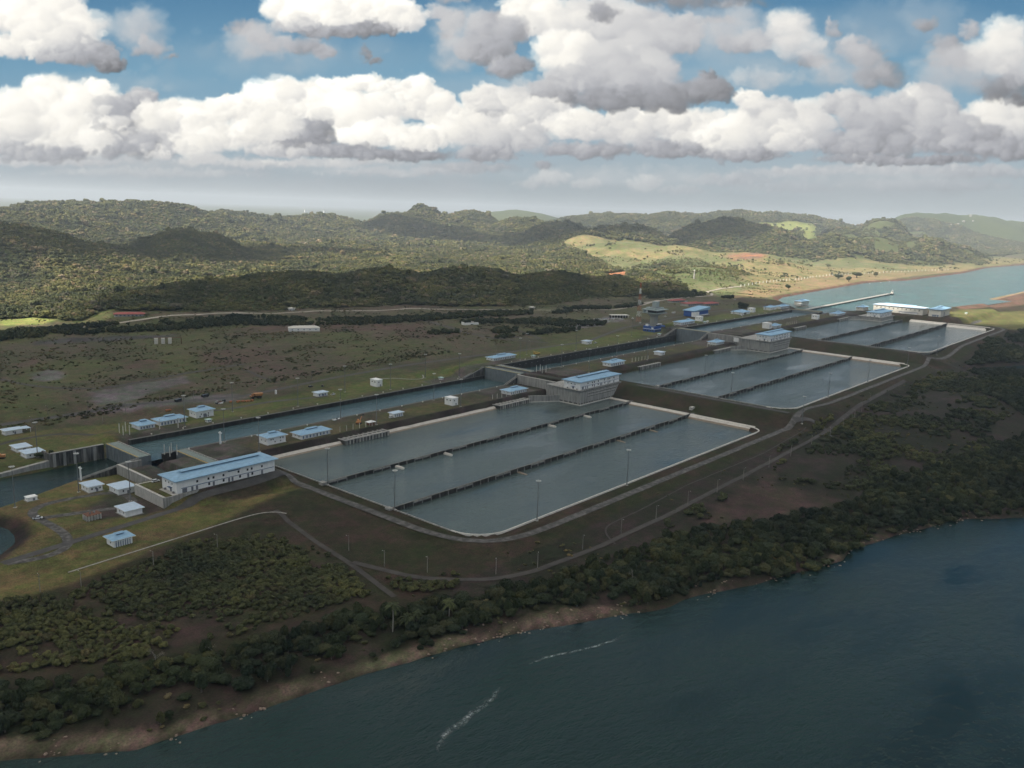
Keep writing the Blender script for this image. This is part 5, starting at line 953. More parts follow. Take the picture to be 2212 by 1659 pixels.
# white post pairs by the gates
for i, (x, y, k, t) in enumerate([(-57.3,83,0,'f'),(-58.2,74,0,'f'),(-50.8,85,0,'f'),(-53.3,72.4,0,'f'),(-25.7,72.4,0,'g'),(-11.3,66.2,0,'g'),(-61.7,-4.6,0,'n'),(-61.4,-12.8,0,'n'),(-55.6,-4.6,0,'n'),(-55.2,-12.7,0,'n'),(417.5,-5.5,1,'m'),(425.5,-5,1,'m'),(417,-15.2,1,'m'),(424,-15.3,1,'m')]):
    w_ = {'f': 'in the square of four before the far bank house', 'g': 'in front of the long far bank building by the lower gate', 'n': 'in the square of four beside the greenish gate deck', 'm': 'in the square of four behind the second gate'}[t]
    r = tag(empty('guide_post', (x, y, DK[k]-.05)), f'tall slim cream post {w_}', 'post', f'posts {w_}'); b = MB(); b.cyl(0, 0, 0, 8.6, .42, .34, 8); b.build('post', 'lip', r); b = MB(); b.cyl(0, 0, 8.6, 9, .5, .3, 8); b.build('cap', 'steel', r)
for x, y, z, lb in ((-128.4,-4.2,d0,'on the near bank of the approach channel'),(-12.6,-6.8,DK[0],'at the left end of the lower chamber wall')):
    r = tag(empty('signal_mast', (x, y, z-.1)), f'thick white signal mast with T-shaped head {lb}', 'signal mast', 'thick white signal masts'); b = MB(); b.cyl(0, 0, 0, 9.5, .75, .6, 10); b.build('post', 'trim', r); B('head', 'trim', r, (-.5, .5, -2.0, 2.0, 9.5, 10.3)); B('lamp', 'lamp', r, (-.4, .4, -.4, .4, 10.3, 11.2))
fn = tag(empty('lakeside_fence', (0, 0, 0)), 'long pale fence on thin white posts along the lakeside grassland', 'fence')
FP = [(1700,352),(1886,366),(2281,392),(2667,390),(3000,330),(3366,262)]; b = MB(); Q = []
for a, c in zip(FP[:-1], FP[1:]):
    n = int(math.dist(a, c)/26)
    Q += [(a[0]+(c[0]-a[0])*i/n, a[1]+(c[1]-a[1])*i/n) for i in range(n)]
pm_ = MB(); pm_.box(-.5, .5, -.5, .5, -1, 5.4); pme = pm_.mesh('fence_post'); pme.materials.append(MT['trim'])
for q in Q[:90]: o = link(bpy.data.objects.new('fence_post', pme), fn); o.location = (q[0], q[1], hz(*q))
for p_, q in zip(Q[:-1], Q[1:]): b.bar((p_[0], p_[1], hz(*p_)+2.4), (q[0], q[1], hz(*q)+2.4), .12, 4)
b.build('rail', 'steel', fn)
# ------------------------------------------------------------------ vehicles and small things
def car(x, y, rz, label, paint='carw', pickup=False, cat='car', s=1.0, z=None):
    r = tag(empty('parked_'+cat, (x, y, (hz(x, y) if z is None else z)+.05), rz), label, cat); r.scale = (s, s, s)
    b = MB(); b.hexa([(-2.3,-.9,.35),(2.3,-.9,.35),(2.3,.9,.35),(-2.3,.9,.35)], [(-2.25,-.88,.95),(2.2,-.82,.85),(2.2,.82,.85),(-2.25,.88,.95)]); b.build('body', paint, r)
    x0_, x1_ = (-.4, 1.1) if pickup else (-1.7, 1.0); b = MB(); b.hexa([(x0_-.2,-.84,.94),(x1_+.35,-.84,.9),(x1_+.35,.84,.9),(x0_-.2,.84,.94)], [(x0_,-.7,1.55),(x1_-.35,-.7,1.55),(x1_-.35,.7,1.55),(x0_,.7,1.55)]); cb = b.build('cabin', 'glass', r); B('cabin_roof', paint, cb, (x0_-.05, x1_-.3, -.72, .72, 1.54, 1.64))
    if pickup: B('load_bed', 'black', r, (-2.1, -.75, -.72, .72, .9, 1.02))
    for sx in (-1.45, 1.45):
        for sy in (-.92, .92): b = MB(); b.bar((sx, sy-.1, .34), (sx, sy+.1, .34), .34, 10); b.build('wheel', 'black', r)
    return r
def boxtruck(x, y, rz, label, cat='van', m='carw', z=None):
    r = tag(empty('parked_'+cat, (x, y, (hz(x, y) if z is None else z)+.05), rz), label, cat); B('body', m, r, (-4, 4, -1.15, 1.15, .5, 2.9)); B('windscreen', 'glass', r, (4, 4.06, -1, 1, 1.6, 2.6)); B('window_band', 'glass', r, (-3.4, 3.6, -1.2, 1.2, 1.7, 2.4))
    for sx in (-2.6, 2.6):
        for sy in (-1.1, 1.1): b = MB(); b.bar((sx, sy-.12, .5), (sx, sy+.12, .5), .5, 10); b.build('wheel', 'black', r)
car(-101,-66,.1,'white car parked by the left end of the longest blue-roofed building',s=1.25)
car(-183,-66,-.5,'white pickup stopped on the looping road at the lower left',pickup=True,cat='pickup',s=1.25)
car(179,86,.2,'white and dark car beside the small far bank house',pickup=True,cat='pickup',s=1.2)
car(157,-33.5,.3,'silver white car parked at the porch of the near bank house',s=1.2)
car(668,83,0,'white car beside the pale-roofed house beyond the middle lock',s=1.3)
car(181,129,.1,'dark car on the brown slope behind the far bank lawn','card',s=1.25)
car(192,122,.8,'dark pickup with pale bed on the slope behind the far bank lawn','card',True,cat='pickup',s=1.25)
boxtruck(980,63,.1,'white van beside the far bank cube beyond the control tower')
boxtruck(1070,183,-.3,'white lorry on the grey yard left of the blue warehouse','lorry')
boxtruck(1262,265,-.2,'white bus near the thin red-roofed pavilion','bus')
for i, (x, y, lb) in enumerate(((1009,165.5,'right of the tower shaft on the dark yard'),(898,150,'at the foot of the lattice mast'),(887,84,'close to the blue tower base'),(893,78,'second white car by the blue tower base'),(942,194,'on the brown yard left of the lattice mast'),(1131,72,'by the open bay of the wide low building'),(1140,74,'next car by the open bay of the wide low building'),(1110,130,'at the right side of the blue warehouse'),(1088,160,'behind the blue warehouse'),(1000,-75,'between the second control building and the cube'))):
    car(x, y, .1*i, f'small white car {lb}', s=1.3)
boxtruck(41.5,163.4,.3,'grey lorry on the road behind the two-storey far bank building','lorry','card'); boxtruck(72,164,.2,'black van by the dark hedge on the far road','van','card')
def dump_truck(x, y, rz):
    r = tag(empty('dump_truck', (x, y, hz(x, y)), rz), 'big orange dump truck on black wheels on the grey road behind the far bank', 'dump truck')
    b = MB(); b.hexa([(-5,-2,2.6),(2,-2,2.6),(2,2,2.6),(-5,2,2.6)], [(-6.5,-2.5,5.2),(3,-2.5,5.4),(3,2.5,5.4),(-6.5,2.5,5.2)]); b.build('load_bed', 'orange', r); B('cab', 'orange', r, (3, 5.2, -1.8, .6, 2.2, 4.8)); B('cab_window', 'glass', r, (5.2, 5.26, -1.6, .4, 3.2, 4.4)); B('chassis', 'black', r, (-4.5, 6.2, -1.6, 1.6, 1.4, 2.4)); B('bonnet', 'orange', r, (5.2, 7, -1.6, 1.6, 1.8, 3))
    for sx in (-3.4, -.9, 4.6):
        for sy in (-1.9, 1.9): b = MB(); b.bar((sx, sy-.5, 1.3), (sx, sy+.5, 1.3), 1.3, 12); b.build('wheel', 'black', r)
dump_truck(108,123.5,2.9)
def excavator(x, y, rz, label, z=None, s=1.0, m='orange'):
    r = tag(empty('excavator', (x, y, hz(x, y) if z is None else z), rz), label, 'excavator', 'orange excavators'); r.scale = (s, s, s)
    for sy in (-1.2, 1.2): B('track', 'black', r, (-2.3, 2.3, sy-.35, sy+.35, 0, .95))
    B('body', m, r, (-2.6, 1.2, -1.4, 1.4, 1.1, 2.4)); B('cab', m, r, (-.2, 1.4, .2, 1.4, 2.4, 3.4)); B('cab_window', 'glass', r, (1.4, 1.46, .3, 1.3, 2.3, 3.2))
    b = MB(); b.bar((1, -.4, 1.8), (4.6, -.4, 5), .32, 6, .26); b.build('boom', m, r); b = MB(); b.bar((4.6, -.4, 5), (8, -.4, 5.9), .24, 6, .2); b.build('arm', 'black', r); b = MB(); b.hexa([(7.5,-.9,5),(8.5,-.9,5),(8.5,.1,5),(7.5,.1,5)], [(7.7,-.8,6.2),(8.8,-.8,6),(8.8,0,6),(7.7,0,6.2)]); b.build('bucket', 'black', r)
excavator(118.5,-31,.5,'orange excavator with raised dark arm beside the white awning',s=1.25)
excavator(-151,90,2.6,'orange and black excavator at the left edge beside the overlapping houses',s=1.3)
r = tag(empty('mobile_crane', (512,74,DK[1])), 'yellow mobile crane with lowered boom on the far bank of the middle lock', 'crane'); B('chassis', 'yellow', r, (0, 12, 0, 3, 1, 2.2)); B('cab', 'yellow', r, (0, 2.6, 0, 3, 2.2, 3.8)); b = MB(); b.bar((9, 1.5, 2.8), (-3, 1.5, 6), .5, 6, .3); b.build('boom', 'yellow', r)
for sx in (1.5, 4.5, 8, 10.5):
    for sy in (.1, 2.9): b = MB(); b.bar((sx, sy-.2, .7), (sx, sy+.2, .7), .7, 10); b.build('wheel', 'black', r)
r = tag(empty('canopy_tent', (120.5,-44,DK[0])), 'white canopy tent over a rust-red container beside the orange excavator', 'canopy'); b = MB(); b.hip(-.3, 8.3, -.3, 6.3, 3, 1.2, .2); b.build('roof', 'trim', r)
for q in ((0, 0), (8, 0), (8, 6), (0, 6)): B('leg', 'lip', r, (q[0]-.1, q[0]+.1, q[1]-.1, q[1]+.1, 0, 3))
B('container', 'rust', r, (1, 7, 1, 5, 0, 2.2))
r = tag(empty('dry_docked_boat', (112,-5.5,DK[0]), .25), 'small white boat lying on the near bank of the lower chamber', 'boat'); b = MB(); b.add([(-4.5,-1.1,1),(3,-1.1,1),(5.2,0,1.3),(3,1.1,1),(-4.5,1.1,1),(-4.2,-.6,.1),(3,-.4,.1),(3,.4,.1),(-4.2,.6,.1)], [(0,1,2,3,4),(0,5,6,1),(1,6,2),(2,7,3),(2,6,7),(3,7,8,4),(4,8,5,0),(5,8,7,6)]); b.build('hull', 'carw', r); B('windscreen', 'glass', r, (0, 1.4, -.8, .8, 1, 1.6))
for i, (x, y, s_) in enumerate(((78,124,1.4),(84,120,1.8),(88,118,1.2),(92,116,2.2),(97,115,1.2),(20,143.5,2.4))):
    lb = f"{ORD[i]} orange machine part from the left in the row before the dump truck" if i < 5 else 'single orange skip on the slope behind the two-storey far bank building'
    r = tag(empty('orange_skip', (x, y, hz(x, y))), lb, 'skip', 'orange skips and machine parts'); b = MB(); b.hexa([(-s_,-.8,0),(s_,-.8,0),(s_,.8,0),(-s_,.8,0)], [(-s_*1.2,-1.1,1.5),(s_*1.2,-1.1,1.5),(s_*1.2,1.1,1.5),(-s_*1.2,1.1,1.5)]); b.build('skip', 'orange', r); B('filling', 'terra', r, (-s_*.9, s_*.9, -.8, .8, 1.5, 1.7))
r = tag(empty('scrap_heap', (68,129,hz(68,129))), 'jumbled heap of black and white scrap on the road edge left of the orange parts', 'scrap heap')
for i in range(14): B('scrap_piece', ('card', 'carw', 'conc', 'rust')[i % 4], r, *[(lambda u, v, w_, h_: (u, u+w_, v, v+1.5, -.2, h_))(RNG.uniform(-5, 5), RNG.uniform(-3, 3), RNG.uniform(1, 4), RNG.uniform(.8, 2.6))])
r = tag(empty('white_tank', (133.3,126,hz(133,126))), 'upright white tank on the slope right of the orange dump truck', 'tank'); b = MB(); b.cyl(0, 0, 0, 4, 1, 1, 12); b.build('tank', 'trim', r); b = MB(); b.cyl(0, 0, 4, 4.6, 1, .3, 12); b.build('lid', 'trim', r)
# tug at the jetty end
r = tag(empty('tugboat', (1990,62,LAKE-.3), .2), 'small dark-hulled tugboat with white wheelhouse at the end of the jetty', 'tugboat'); b = MB(); b.add([(-15,-5,3),(9,-5,3.4),(17,0,4.6),(9,5,3.4),(-15,5,3),(-14,-4,0),(9,-4,0),(15,0,0),(9,4,0),(-14,4,0)], [(0,1,2,3,4),(9,8,7,6,5),(0,5,6,1),(1,6,7,2),(2,7,8,3),(3,8,9,4),(4,9,5,0)]); b.build('hull', 'card', r); B('deckhouse', 'cream', r, (-3, 9, -3, 3, 3.2, 6.6)); B('wheelhouse', 'trim', r, (1, 7, -2.2, 2.2, 6.6, 9.6)); B('wheelhouse_window', 'glass', r, (.9, 7.1, -2.3, 2.3, 7.8, 8.9)); b = MB(); b.cyl(-1.5, 0, 6.6, 10, .9, .8, 10); b.build('funnel', 'card', r); b = MB(); b.bar((3, 0, 9.6), (3, 0, 14), .15); b.build('mast', 'trim', r)
for i, (x, y) in enumerate(((444,-205),)):
    r = tag(empty('pipe_housing', (x+4, y, hz(448,-205)+.2)), 'small pale housing with dark pipes on the grass slope behind the lower basins', 'housing'); B('housing', 'concl', r, (0, 6, 0, 4, -1, 3)); b = MB(); b.bar((6, 2, 1), (12, -18, 1.6), .6, 8); b.bar((7, 3, 1), (13, -17, 1.8), .6, 8); b.build('pipe', 'rust', r)
# ------------------------------------------------------------------ vegetation
def crown(name, n, seed, m, rx=1, rz=.8, leaf=.22, lobes=9, core=True):
    """leaf-clump crown of unit size: many small quads over a set of lobes, with a dark core"""
    g = np.random.default_rng(seed); C_ = g.normal(size=(lobes, 3)); C_ /= np.linalg.norm(C_, axis=1)[:, None]; C_ *= g.uniform(.25, .62, (lobes, 1)); C_[:, 2] = C_[:, 2]*.6+.12; R_ = g.uniform(.34, .56, lobes)
    k = g.integers(0, lobes, n); d = g.normal(size=(n, 3)); d /= np.linalg.norm(d, axis=1)[:, None]; d[:, 2] = np.where(d[:, 2] < -.3, -d[:, 2], d[:, 2])
    P_ = C_[k]+d*(R_[k]*g.uniform(.82, 1.08, n))[:, None]; nn = d+g.normal(size=(n, 3))*.45; nn /= np.linalg.norm(nn, axis=1)[:, None]
    t = np.cross(nn, g.normal(size=(n, 3))); t /= np.linalg.norm(t, axis=1)[:, None]; b_ = np.cross(nn, t); s = (leaf*g.uniform(.55, 1.25, n))[:, None]
    V = np.stack([P_-t*s-b_*s*.7, P_+t*s*.9-b_*s*.5, P_+t*s+b_*s*.7, P_-t*s*.8+b_*s*.8], 1).reshape(-1, 3); F_ = np.arange(4*n).reshape(n, 4)
    if core:
        bm = bmesh.new(); 
        for c, r_ in zip(C_, R_):
            q = bmesh.ops.create_icosphere(bm, subdivisions=1, radius=r_*.86)['verts']
            for v in q: v.co += Vector(c)
        cv = np.array([v.co[:] for v in bm.verts]); cf = np.array([[v.index for v in f.verts]+[f.verts[2].index] for f in (bm.verts.index_update() or bm.faces)])
        bm.free(); V2 = np.vstack([V, cv]); me = bpy.data.meshes.new(name); me.from_pydata(V2.tolist(), [], F_.tolist()+[tuple(f[:3]+len(V)) for f in cf])
    else: me = npmesh(name, V, F_)
    co = np.zeros(len(me.vertices)*3, np.float32); me.vertices.foreach_get('co', co); co = co.reshape(-1, 3); co[:, :2] *= rx; co[:, 2] = (co[:, 2]+.55)*rz; me.vertices.foreach_set('co', co.ravel()); me.update()
    if not me.materials: me.materials.append(MT[m])
    return me
def lump(name, seed, m, rz=.8, sub=2, amp=.42, leaves=0):
    """lumpy low crown for the far canopy"""
    bm = bmesh.new(); bmesh.ops.create_icosphere(bm, subdivisions=sub, radius=1); V = np.array([v.co[:] for v in bm.verts]); 
    F_ = np.array([[v.index for v in f.verts] for f in bm.faces]); bm.free()
    d = 1+amp*(fbm(V[:, 0]*3+V[:, 2]*2+seed*7, V[:, 1]*3-V[:, 2]*1.7, 1.1, 3, seed)-.5)*2; V = V*d[:, None]; V[:, 2] = np.where(V[:, 2] < -.3, -.3, V[:, 2]); V[:, 2] = (V[:, 2]+.3)*rz
    return npmesh(name, V, F_, m)
PROTO = {}
def protos(key, meshes):
    c = bpy.data.collections.new(key)
    for i, me in enumerate(meshes): c.objects.link(bpy.data.objects.new(f'{key}_{i}', me))
    PROTO[key] = c; return meshes
CR_NEAR = [crown('crown', 1500, 11+i, 'leafd', leaf=(.085, .075, .095, .07, .085)[i], lobes=(11, 16, 7, 20, 5)[i], rx=(1, 1.15, .85, 1.3, .75)[i], rz=(.8, .65, .9, .6, 1.0)[i]) for i in range(5)]
CR_FOR = [crown('crown', (230, 260, 200, 240, 180, 260, 150)[i], 31+i, 'leaf', leaf=(.17, .15, .19, .14, .2, .16, .2)[i], lobes=(7, 10, 5, 12, 4, 8, 3)[i], rx=(1, 1.15, .9, 1.25, .85, 1, .8)[i], rz=(.72, .6, .8, .55, .85, .7, .8)[i]) for i in range(7)]
CR_BUSH = [crown('bush', 420, 51+i, 'leafb', leaf=.13, lobes=8, rz=.75) for i in range(4)]
CR_DRY = [crown('scrub', 130, 71+i, 'dry', leaf=.17, lobes=5, rz=.6) for i in range(4)]
protos('near_tree', CR_NEAR); protos('canopy', CR_FOR); protos('bushes', CR_BUSH); protos('scrub', CR_DRY)
def inst(name, key, P_, S_, label=None, cat=None):
    """one scattered mass: a point mesh and a geometry-nodes instancer"""
    me = bpy.data.meshes.new(name); P_ = np.asarray(P_, np.float32); me.vertices.add(len(P_)); me.vertices.foreach_set('co', P_.ravel())
    a = me.attributes.new('sc', 'FLOAT_VECTOR', 'POINT'); a.data.foreach_set('vector', np.asarray(S_, np.float32).ravel())
    o = link(bpy.data.objects.new(name, me)); o['kind'] = 'stuff'
    ng = bpy.data.node_groups.new(name, 'GeometryNodeTree'); ng.interface.new_socket('Geometry', in_out='INPUT', socket_type='NodeSocketGeometry'); ng.interface.new_socket('Geometry', in_out='OUTPUT', socket_type='NodeSocketGeometry')
    N = ng.nodes; L = ng.links; gi = N.new('NodeGroupInput'); go = N.new('NodeGroupOutput'); ip = N.new('GeometryNodeInstanceOnPoints'); ci = N.new('GeometryNodeCollectionInfo'); ci.inputs[0].default_value = PROTO[key]; ci.inputs['Separate Children'].default_value = True; ci.inputs['Reset Children'].default_value = True
    na = N.new('GeometryNodeInputNamedAttribute'); na.data_type = 'FLOAT_VECTOR'; na.inputs[0].default_value = 'sc'; rv = N.new('FunctionNodeRandomValue'); rv.data_type = 'FLOAT_VECTOR'; rv.inputs[0].default_value = (0, 0, 0); rv.inputs[1].default_value = (.12, .12, 6.28)
    ri = N.new('FunctionNodeRandomValue'); ri.data_type = 'INT'; ri.inputs['Min'].default_value = 0; ri.inputs['Max'].default_value = len(PROTO[key].objects)-1; ri.inputs['Seed'].default_value = 3
    L.new(gi.outputs[0], ip.inputs['Points']); L.new(ci.outputs[0], ip.inputs['Instance']); ip.inputs['Pick Instance'].default_value = True
    L.new(ri.outputs[2], ip.inputs['Instance Index']); L.new(na.outputs[0], ip.inputs['Scale']); L.new(rv.outputs[0], ip.inputs['Rotation']); L.new(ip.outputs[0], go.inputs[0])
    md = o.modifiers.new('scatter', 'NODES'); md.node_group = ng; return o
def inview(x, y, z, mx=160):
    d = np.stack([x, y, z], -1)-CAM; f = d@FW; u = 1106+FPX*(d@RT)/np.maximum(f, 1); v = 829.5-FPX*(d@UP)/np.maximum(f, 1)
    return (f > 50) & (u > -mx) & (u < 2212+mx) & (v < 1659+mx)
def scatter(x0, x1, y0, y1, sp, dens, seed):
    g = np.random.default_rng(seed); X, Y = np.meshgrid(np.arange(x0, x1, sp), np.arange(y0, y1, sp)); X = (X+g.uniform(-.5, .5, X.shape)*sp).ravel(); Y = (Y+g.uniform(-.5, .5, Y.shape)*sp).ravel()
    k = inview(X, Y, 40+0*X); X, Y = X[k], Y[k]; dn = dens(X, Y); k = g.random(len(X)) < dn; X, Y = X[k], Y[k]; return X, Y, height(X, Y, False), g
def rng_(x, y): return np.hypot(x-CAM[0], y-CAM[1])
def forest_density(x, y):
    fb = np.interp(x, [p[0] for p in FBASE], [p[1] for p in FBASE]); d = (y > fb-6+14*(fbm(x, y, 40, 3, 201)-.5))*1.0; n = fbm(x, y, 120, 4, 202)
    g = psdf(GRASSL, x, y)+60*(n-.5); d = np.where(g < 0, sstep(.56, .66, fbm(x, y, 75, 4, 203))*.38+.008, d)
    g = psdf(MIDT, x, y)+80*(n-.5); d = np.where((g < 0), .8*sstep(.38, .5, fbm(x, y, 70, 3, 204)), d)
    g = psdf(HILLF, x, y)+100*(n-.5); d = np.where(g < 0, 1.0*sstep(.32, .42, fbm(x, y, 90, 3, 205)), d)
    g = psdf(LGREEN, x, y)+40*(n-.5); d = np.where(g < 0, .03, d)
    for p in (LFIELD, LFIELD2): d = np.where(psdf(p, x, y)+6*(n-.5) < 2, 0, d)
    for p in (QUARRY, REDS): d = np.where(psdf(p, x, y) < 4, 0, d)
    d = np.where((psdf(LAKEP, x, y) < 40) | ((x > 1350) & (y < 235)), 0, d); d = np.where((psdf(TAN, x, y) < 0), .004, d)
    return d
P_, S_ = [], []
for (lo, hi, sp, x0, x1, y0, y1) in ((0, 2100, 6.2, -300, 2000, 260, 1500), (2100, 3600, 8.2, -200, 3400, 260, 3000), (3600, 7600, 12.5, 0, 7600, 200, 7000)):
    X, Y, Z, g = scatter(x0, x1, y0, y1, sp, lambda x, y: forest_density(x, y)*((rng_(x, y) >= lo) & (rng_(x, y) < hi)), int(sp*10))
    n = fbm(X, Y, 30, 3, 206); s = sp*g.uniform(.42, .95, len(X))*(.7+.6*n); big = g.random(len(X)) < .05; s = np.where(big, s*1.55, s); s = s*(.8+.5*(fbm(X, Y, 140, 2, 207) > .55))
    s = np.where(psdf(GRASSL, X, Y) < 0, s*.62, s)
    P_.append(np.stack([X, Y, Z+s*.15], -1)); S_.append(np.stack([s, s, s*g.uniform(.85, 1.2, len(X))], -1))
P_ = np.vstack(P_); S_ = np.vstack(S_); print('canopy', len(P_)); inst('forest', 'canopy', P_, S_)
# hedge of trees across the plateau
X, Y, Z, g = scatter(-200, 900, 320, 900, 6.5, lambda x, y: (psdf(TREEBAND, x, y)+16*(fbm(x, y, 30, 3, 211)-.5) < 0)*sstep(.30, .42, fbm(x, y, 60, 3, 212)), 5)
s = g.uniform(2.6, 5.6, len(X)); protos('hedge_tree', [crown('crown', 240, 91+i, 'leafd', leaf=.17, lobes=7) for i in range(3)]); inst('tree_belt', 'hedge_tree', np.stack([X, Y, Z], -1), np.stack([s, s, s*1.3], -1))
def woods2(x, y):
    d = 0*x
    for (cx_, cy_, rx_, ry_, ang) in ((775,270,70,30,-.6),(700,190,60,16,-.2),(800,215,60,26,-.5),(600,207,22,12,0),(650,246,34,18,.3),(1380,330,80,26,0),(1330,352,80,22,0),(1263,136,14,10,0),(1290,140,16,10,0),(1090,300,50,14,0),(1000,330,60,20,-.6),(700,330,60,22,-.4),(560,300,30,12,-.3),(1430,250,24,14,0),(905,330,30,14,0)):
        u = ((x-cx_)*math.cos(ang)+(y-cy_)*math.sin(ang))/rx_; v = (-(x-cx_)*math.sin(ang)+(y-cy_)*math.cos(ang))/ry_; d = np.maximum(d, sstep(1.1, .7, u*u+v*v+.9*(fbm(x, y, 22, 3, 213)-.5)))
    return d*.85
X, Y, Z, g = scatter(520, 1500, 120, 420, 6, woods2, 6); s = g.uniform(2.4, 5.2, len(X)); inst('copse', 'hedge_tree', np.stack([X, Y, Z], -1), np.stack([s, s, s*1.2], -1))
# scrub of the plateau and of the banks
def scrubd(x, y):
    n = fbm(x, y, 38, 4, 104); m_ = fbm(x, y, 12, 3, 222); fb = np.interp(x, [p[0] for p in FBASE], [p[1] for p in FBASE])
    far = (y > 172) & (y < fb) & (psdf(TREEBAND, x, y) > 0); d = np.where(far, sstep(.48, .64, n*.45+m_*.55)*.5, 0)
    for p in GRAV+BROWN[:2]: d = np.where(psdf(p, x, y) < 3, d*.05, d)
    d = np.where((y > 176) & (y < 200) & (x > -60) & (x < 420), .9*sstep(.3, .45, m_), d)
    d = np.where((x > 560) & (y < 430) & (psdf([(840,170),(1500,100),(1480,300),(1100,300),(860,300)], x, y) < 0), d*.10, d)
    d = np.where(x > 1500, sstep(.52, .62, n)*.3*(psdf(LAKEP, x, y) > 30)*(y > 0), d)
    near = (y < -322)*1.0; sr = psdf(SHRUBR, x, y); d = np.where(near > 0, sstep(.58, .66, n)*.3, d)
    d = np.where((y < -100) & (psdf(SHORE, x, y) < 3), 0, d); d = np.where((y < 172) & (y > -322), 0, d); d = np.where((psdf(BPATCH, x, y) < 0), d*.15, d)
    d = np.where((y < -322) & (y > -362) & (x > -60), d*.35, d)
    return d
X, Y, Z, g = scatter(-320, 1900, -540, 900, 4.2, scrubd, 7); s = g.uniform(.6, 1.9, len(X))*(1+.35*(fbm(X, Y, 60, 2, 9) > .58)); inst('scrub', 'scrub', np.stack([X, Y, Z], -1), np.stack([s*1.2, s*1.2, s], -1)); print('scrub', len(X))
SHC = MT['leafd']
# shrub fields and shore thickets: the nearest as things of their own, the rest as one mass each
def notrack(x, y, w=5):
    d = np.minimum(pline([(-62,-160),(-66,-185),(-74,-221),(-80,-264),(-88,-300),(-94,-332)], x, y), pline([(-78,-264),(-66,-309),(-42,-339),(-16,-352),(54,-357),(142,-358),(276,-354),(467,-346),(600,-333),(800,-326)], x, y)); return d > w
def shrubd(x, y):
    n = fbm(x, y, 30, 3, 231); a = (psdf(SHRUB, x, y) < 0)*sstep(.28, .40, n)*.97; bare = psdf([(-133,-300),(-172,-296),(-215,-286),(-205,-262),(-176,-255),(-150,-276)], x, y)+10*(n-.5); a = np.where(bare < 0, a*.35, a)
    return np.maximum(a, (psdf(REEDS, x, y) < 0)*.9)*notrack(x, y)
X, Y, Z, g = scatter(-360, -20, -345, -160, 3.0, shrubd, 8); s = g.uniform(1.3, 2.7, len(X))*(.85+.5*fbm(X, Y, 20, 2, 61)); X1, Y1, Z1, s1 = X, Y, Z, s
def shrubrd(x, y):
    n = fbm(x, y, 40, 4, 233); a = (psdf(SHRUBR, x, y) < 0)*sstep(.48, .57, n)*.8; b_ = (psdf(SHRUBR2, x, y) < 0)*sstep(.46, .54, fbm(x, y, 20, 3, 234))*.9; return np.maximum(a, b_)*notrack(x, y)*(psdf(BPATCH, x, y) > 0)*(psdf(POND, x, y) > 6)
X, Y, Z, g = scatter(60, 1500, -640, -320, 4.6, shrubrd, 9); s = g.uniform(1.7, 3.9, len(X)); 
r1 = np.argsort(rng_(X1, Y1)/s1)[:300]; rest = np.setdiff1d(np.arange(len(X1)), r1)
Xa = np.concatenate([X1[rest], X]); Ya = np.concatenate([Y1[rest], Y]); Za = np.concatenate([Z1[rest], Z]); sa = np.concatenate([s1[rest], s])
inst('shrubland', 'bushes', np.stack([Xa, Ya, Za-.2], -1), np.stack([sa, sa, sa*1.1], -1)); print('shrub', len(Xa))
for n_, i in enumerate(r1):
    o = link(bpy.data.objects.new('shrub', CR_BUSH[n_ % 4])); o.location = (X1[i], Y1[i], Z1[i]-.15); o.scale = (s1[i], s1[i], s1[i]*RNG.uniform(.9, 1.3)); o.rotation_euler.z = RNG.uniform(0, 6.28); tag(o, 'rounded olive green shrub in the dense shrub field at the lower left', 'shrub', 'shrubs of the lower left field')
TH2 = [(640,-520),(760,-440),(900,-400),(1000,-345),(1150,-330),(1500,-335),(1650,-420),(1500,-560),(1000,-640)]
X, Y, Z, g = scatter(560, 1700, -700, -320, 6.5, lambda x, y: (psdf(TH2, x, y)+40*(fbm(x, y, 60, 3, 243)-.5) < 0)*sstep(.3, .42, fbm(x, y, 50, 3, 244))*(psdf(POND, x, y) > 6), 12); s = g.uniform(2.6, 6.2, len(X)); inst('hill_thicket', 'near_tree', np.stack([X, Y, Z-.2], -1), np.stack([s, s, s*1.1], -1))
X, Y, Z, g = scatter(280, 1200, -540, -325, 7, lambda x, y: (psdf(SHRUBR, x, y) < 0)*sstep(.50, .58, fbm(x, y, 44, 4, 245))*.75*notrack(x, y)*(psdf(POND, x, y) > 6), 13); s = g.uniform(2.0, 4.4, len(X)); inst('dark_scrub', 'near_tree', np.stack([X, Y, Z-.2], -1), np.stack([s, s, s*.9], -1))
def thickd(x, y):
    sh = psdf(SHORE, x, y); n = fbm(x, y, 26, 3, 241); a = (psdf(THICK, x, y)+6*(n-.5) < 0)*1.0; gap = sstep(.40, .50, n); beach = (sh < np.interp(x, [-300,-160,-90,-60,-20,0,20], [15,12,9,13,13,4,1])+8*(n-.5)); sand = [( -60,-392,26,12),(-20,-410,22,10),(215,-486,9,6),(-175,-350,60,11),(-255,-330,60,16),(150,-470,8,5)]
    a = np.where(beach, a*sstep(.50, .58, fbm(x, y, 16, 2, 242))*.8, a*np.maximum(gap, .85))
    for cx_, cy_, rx_, ry_ in sand: a = np.where(((x-cx_)/rx_)**2+((y-cy_)/ry_)**2 < 1, a*.12, a)
    return a*(sh > np.where(x > 10, -1.5, 1.5))
X, Y, Z, g = scatter(-420, 1000, -720, -240, 4.4, thickd, 10); s = g.uniform(1.3, 4.4, len(X))*(.75+.5*fbm(X, Y, 18, 2, 62)); s = np.where((psdf(SHORE, X, Y) < 12) & (X < 0), s*.7, s); print('thicket', len(X))
r2 = np.argsort(rng_(X, Y)/s); r2 = r2[inview(X[r2], Y[r2], Z[r2], 0)][:290]; rest = np.setdiff1d(np.arange(len(X)), r2)
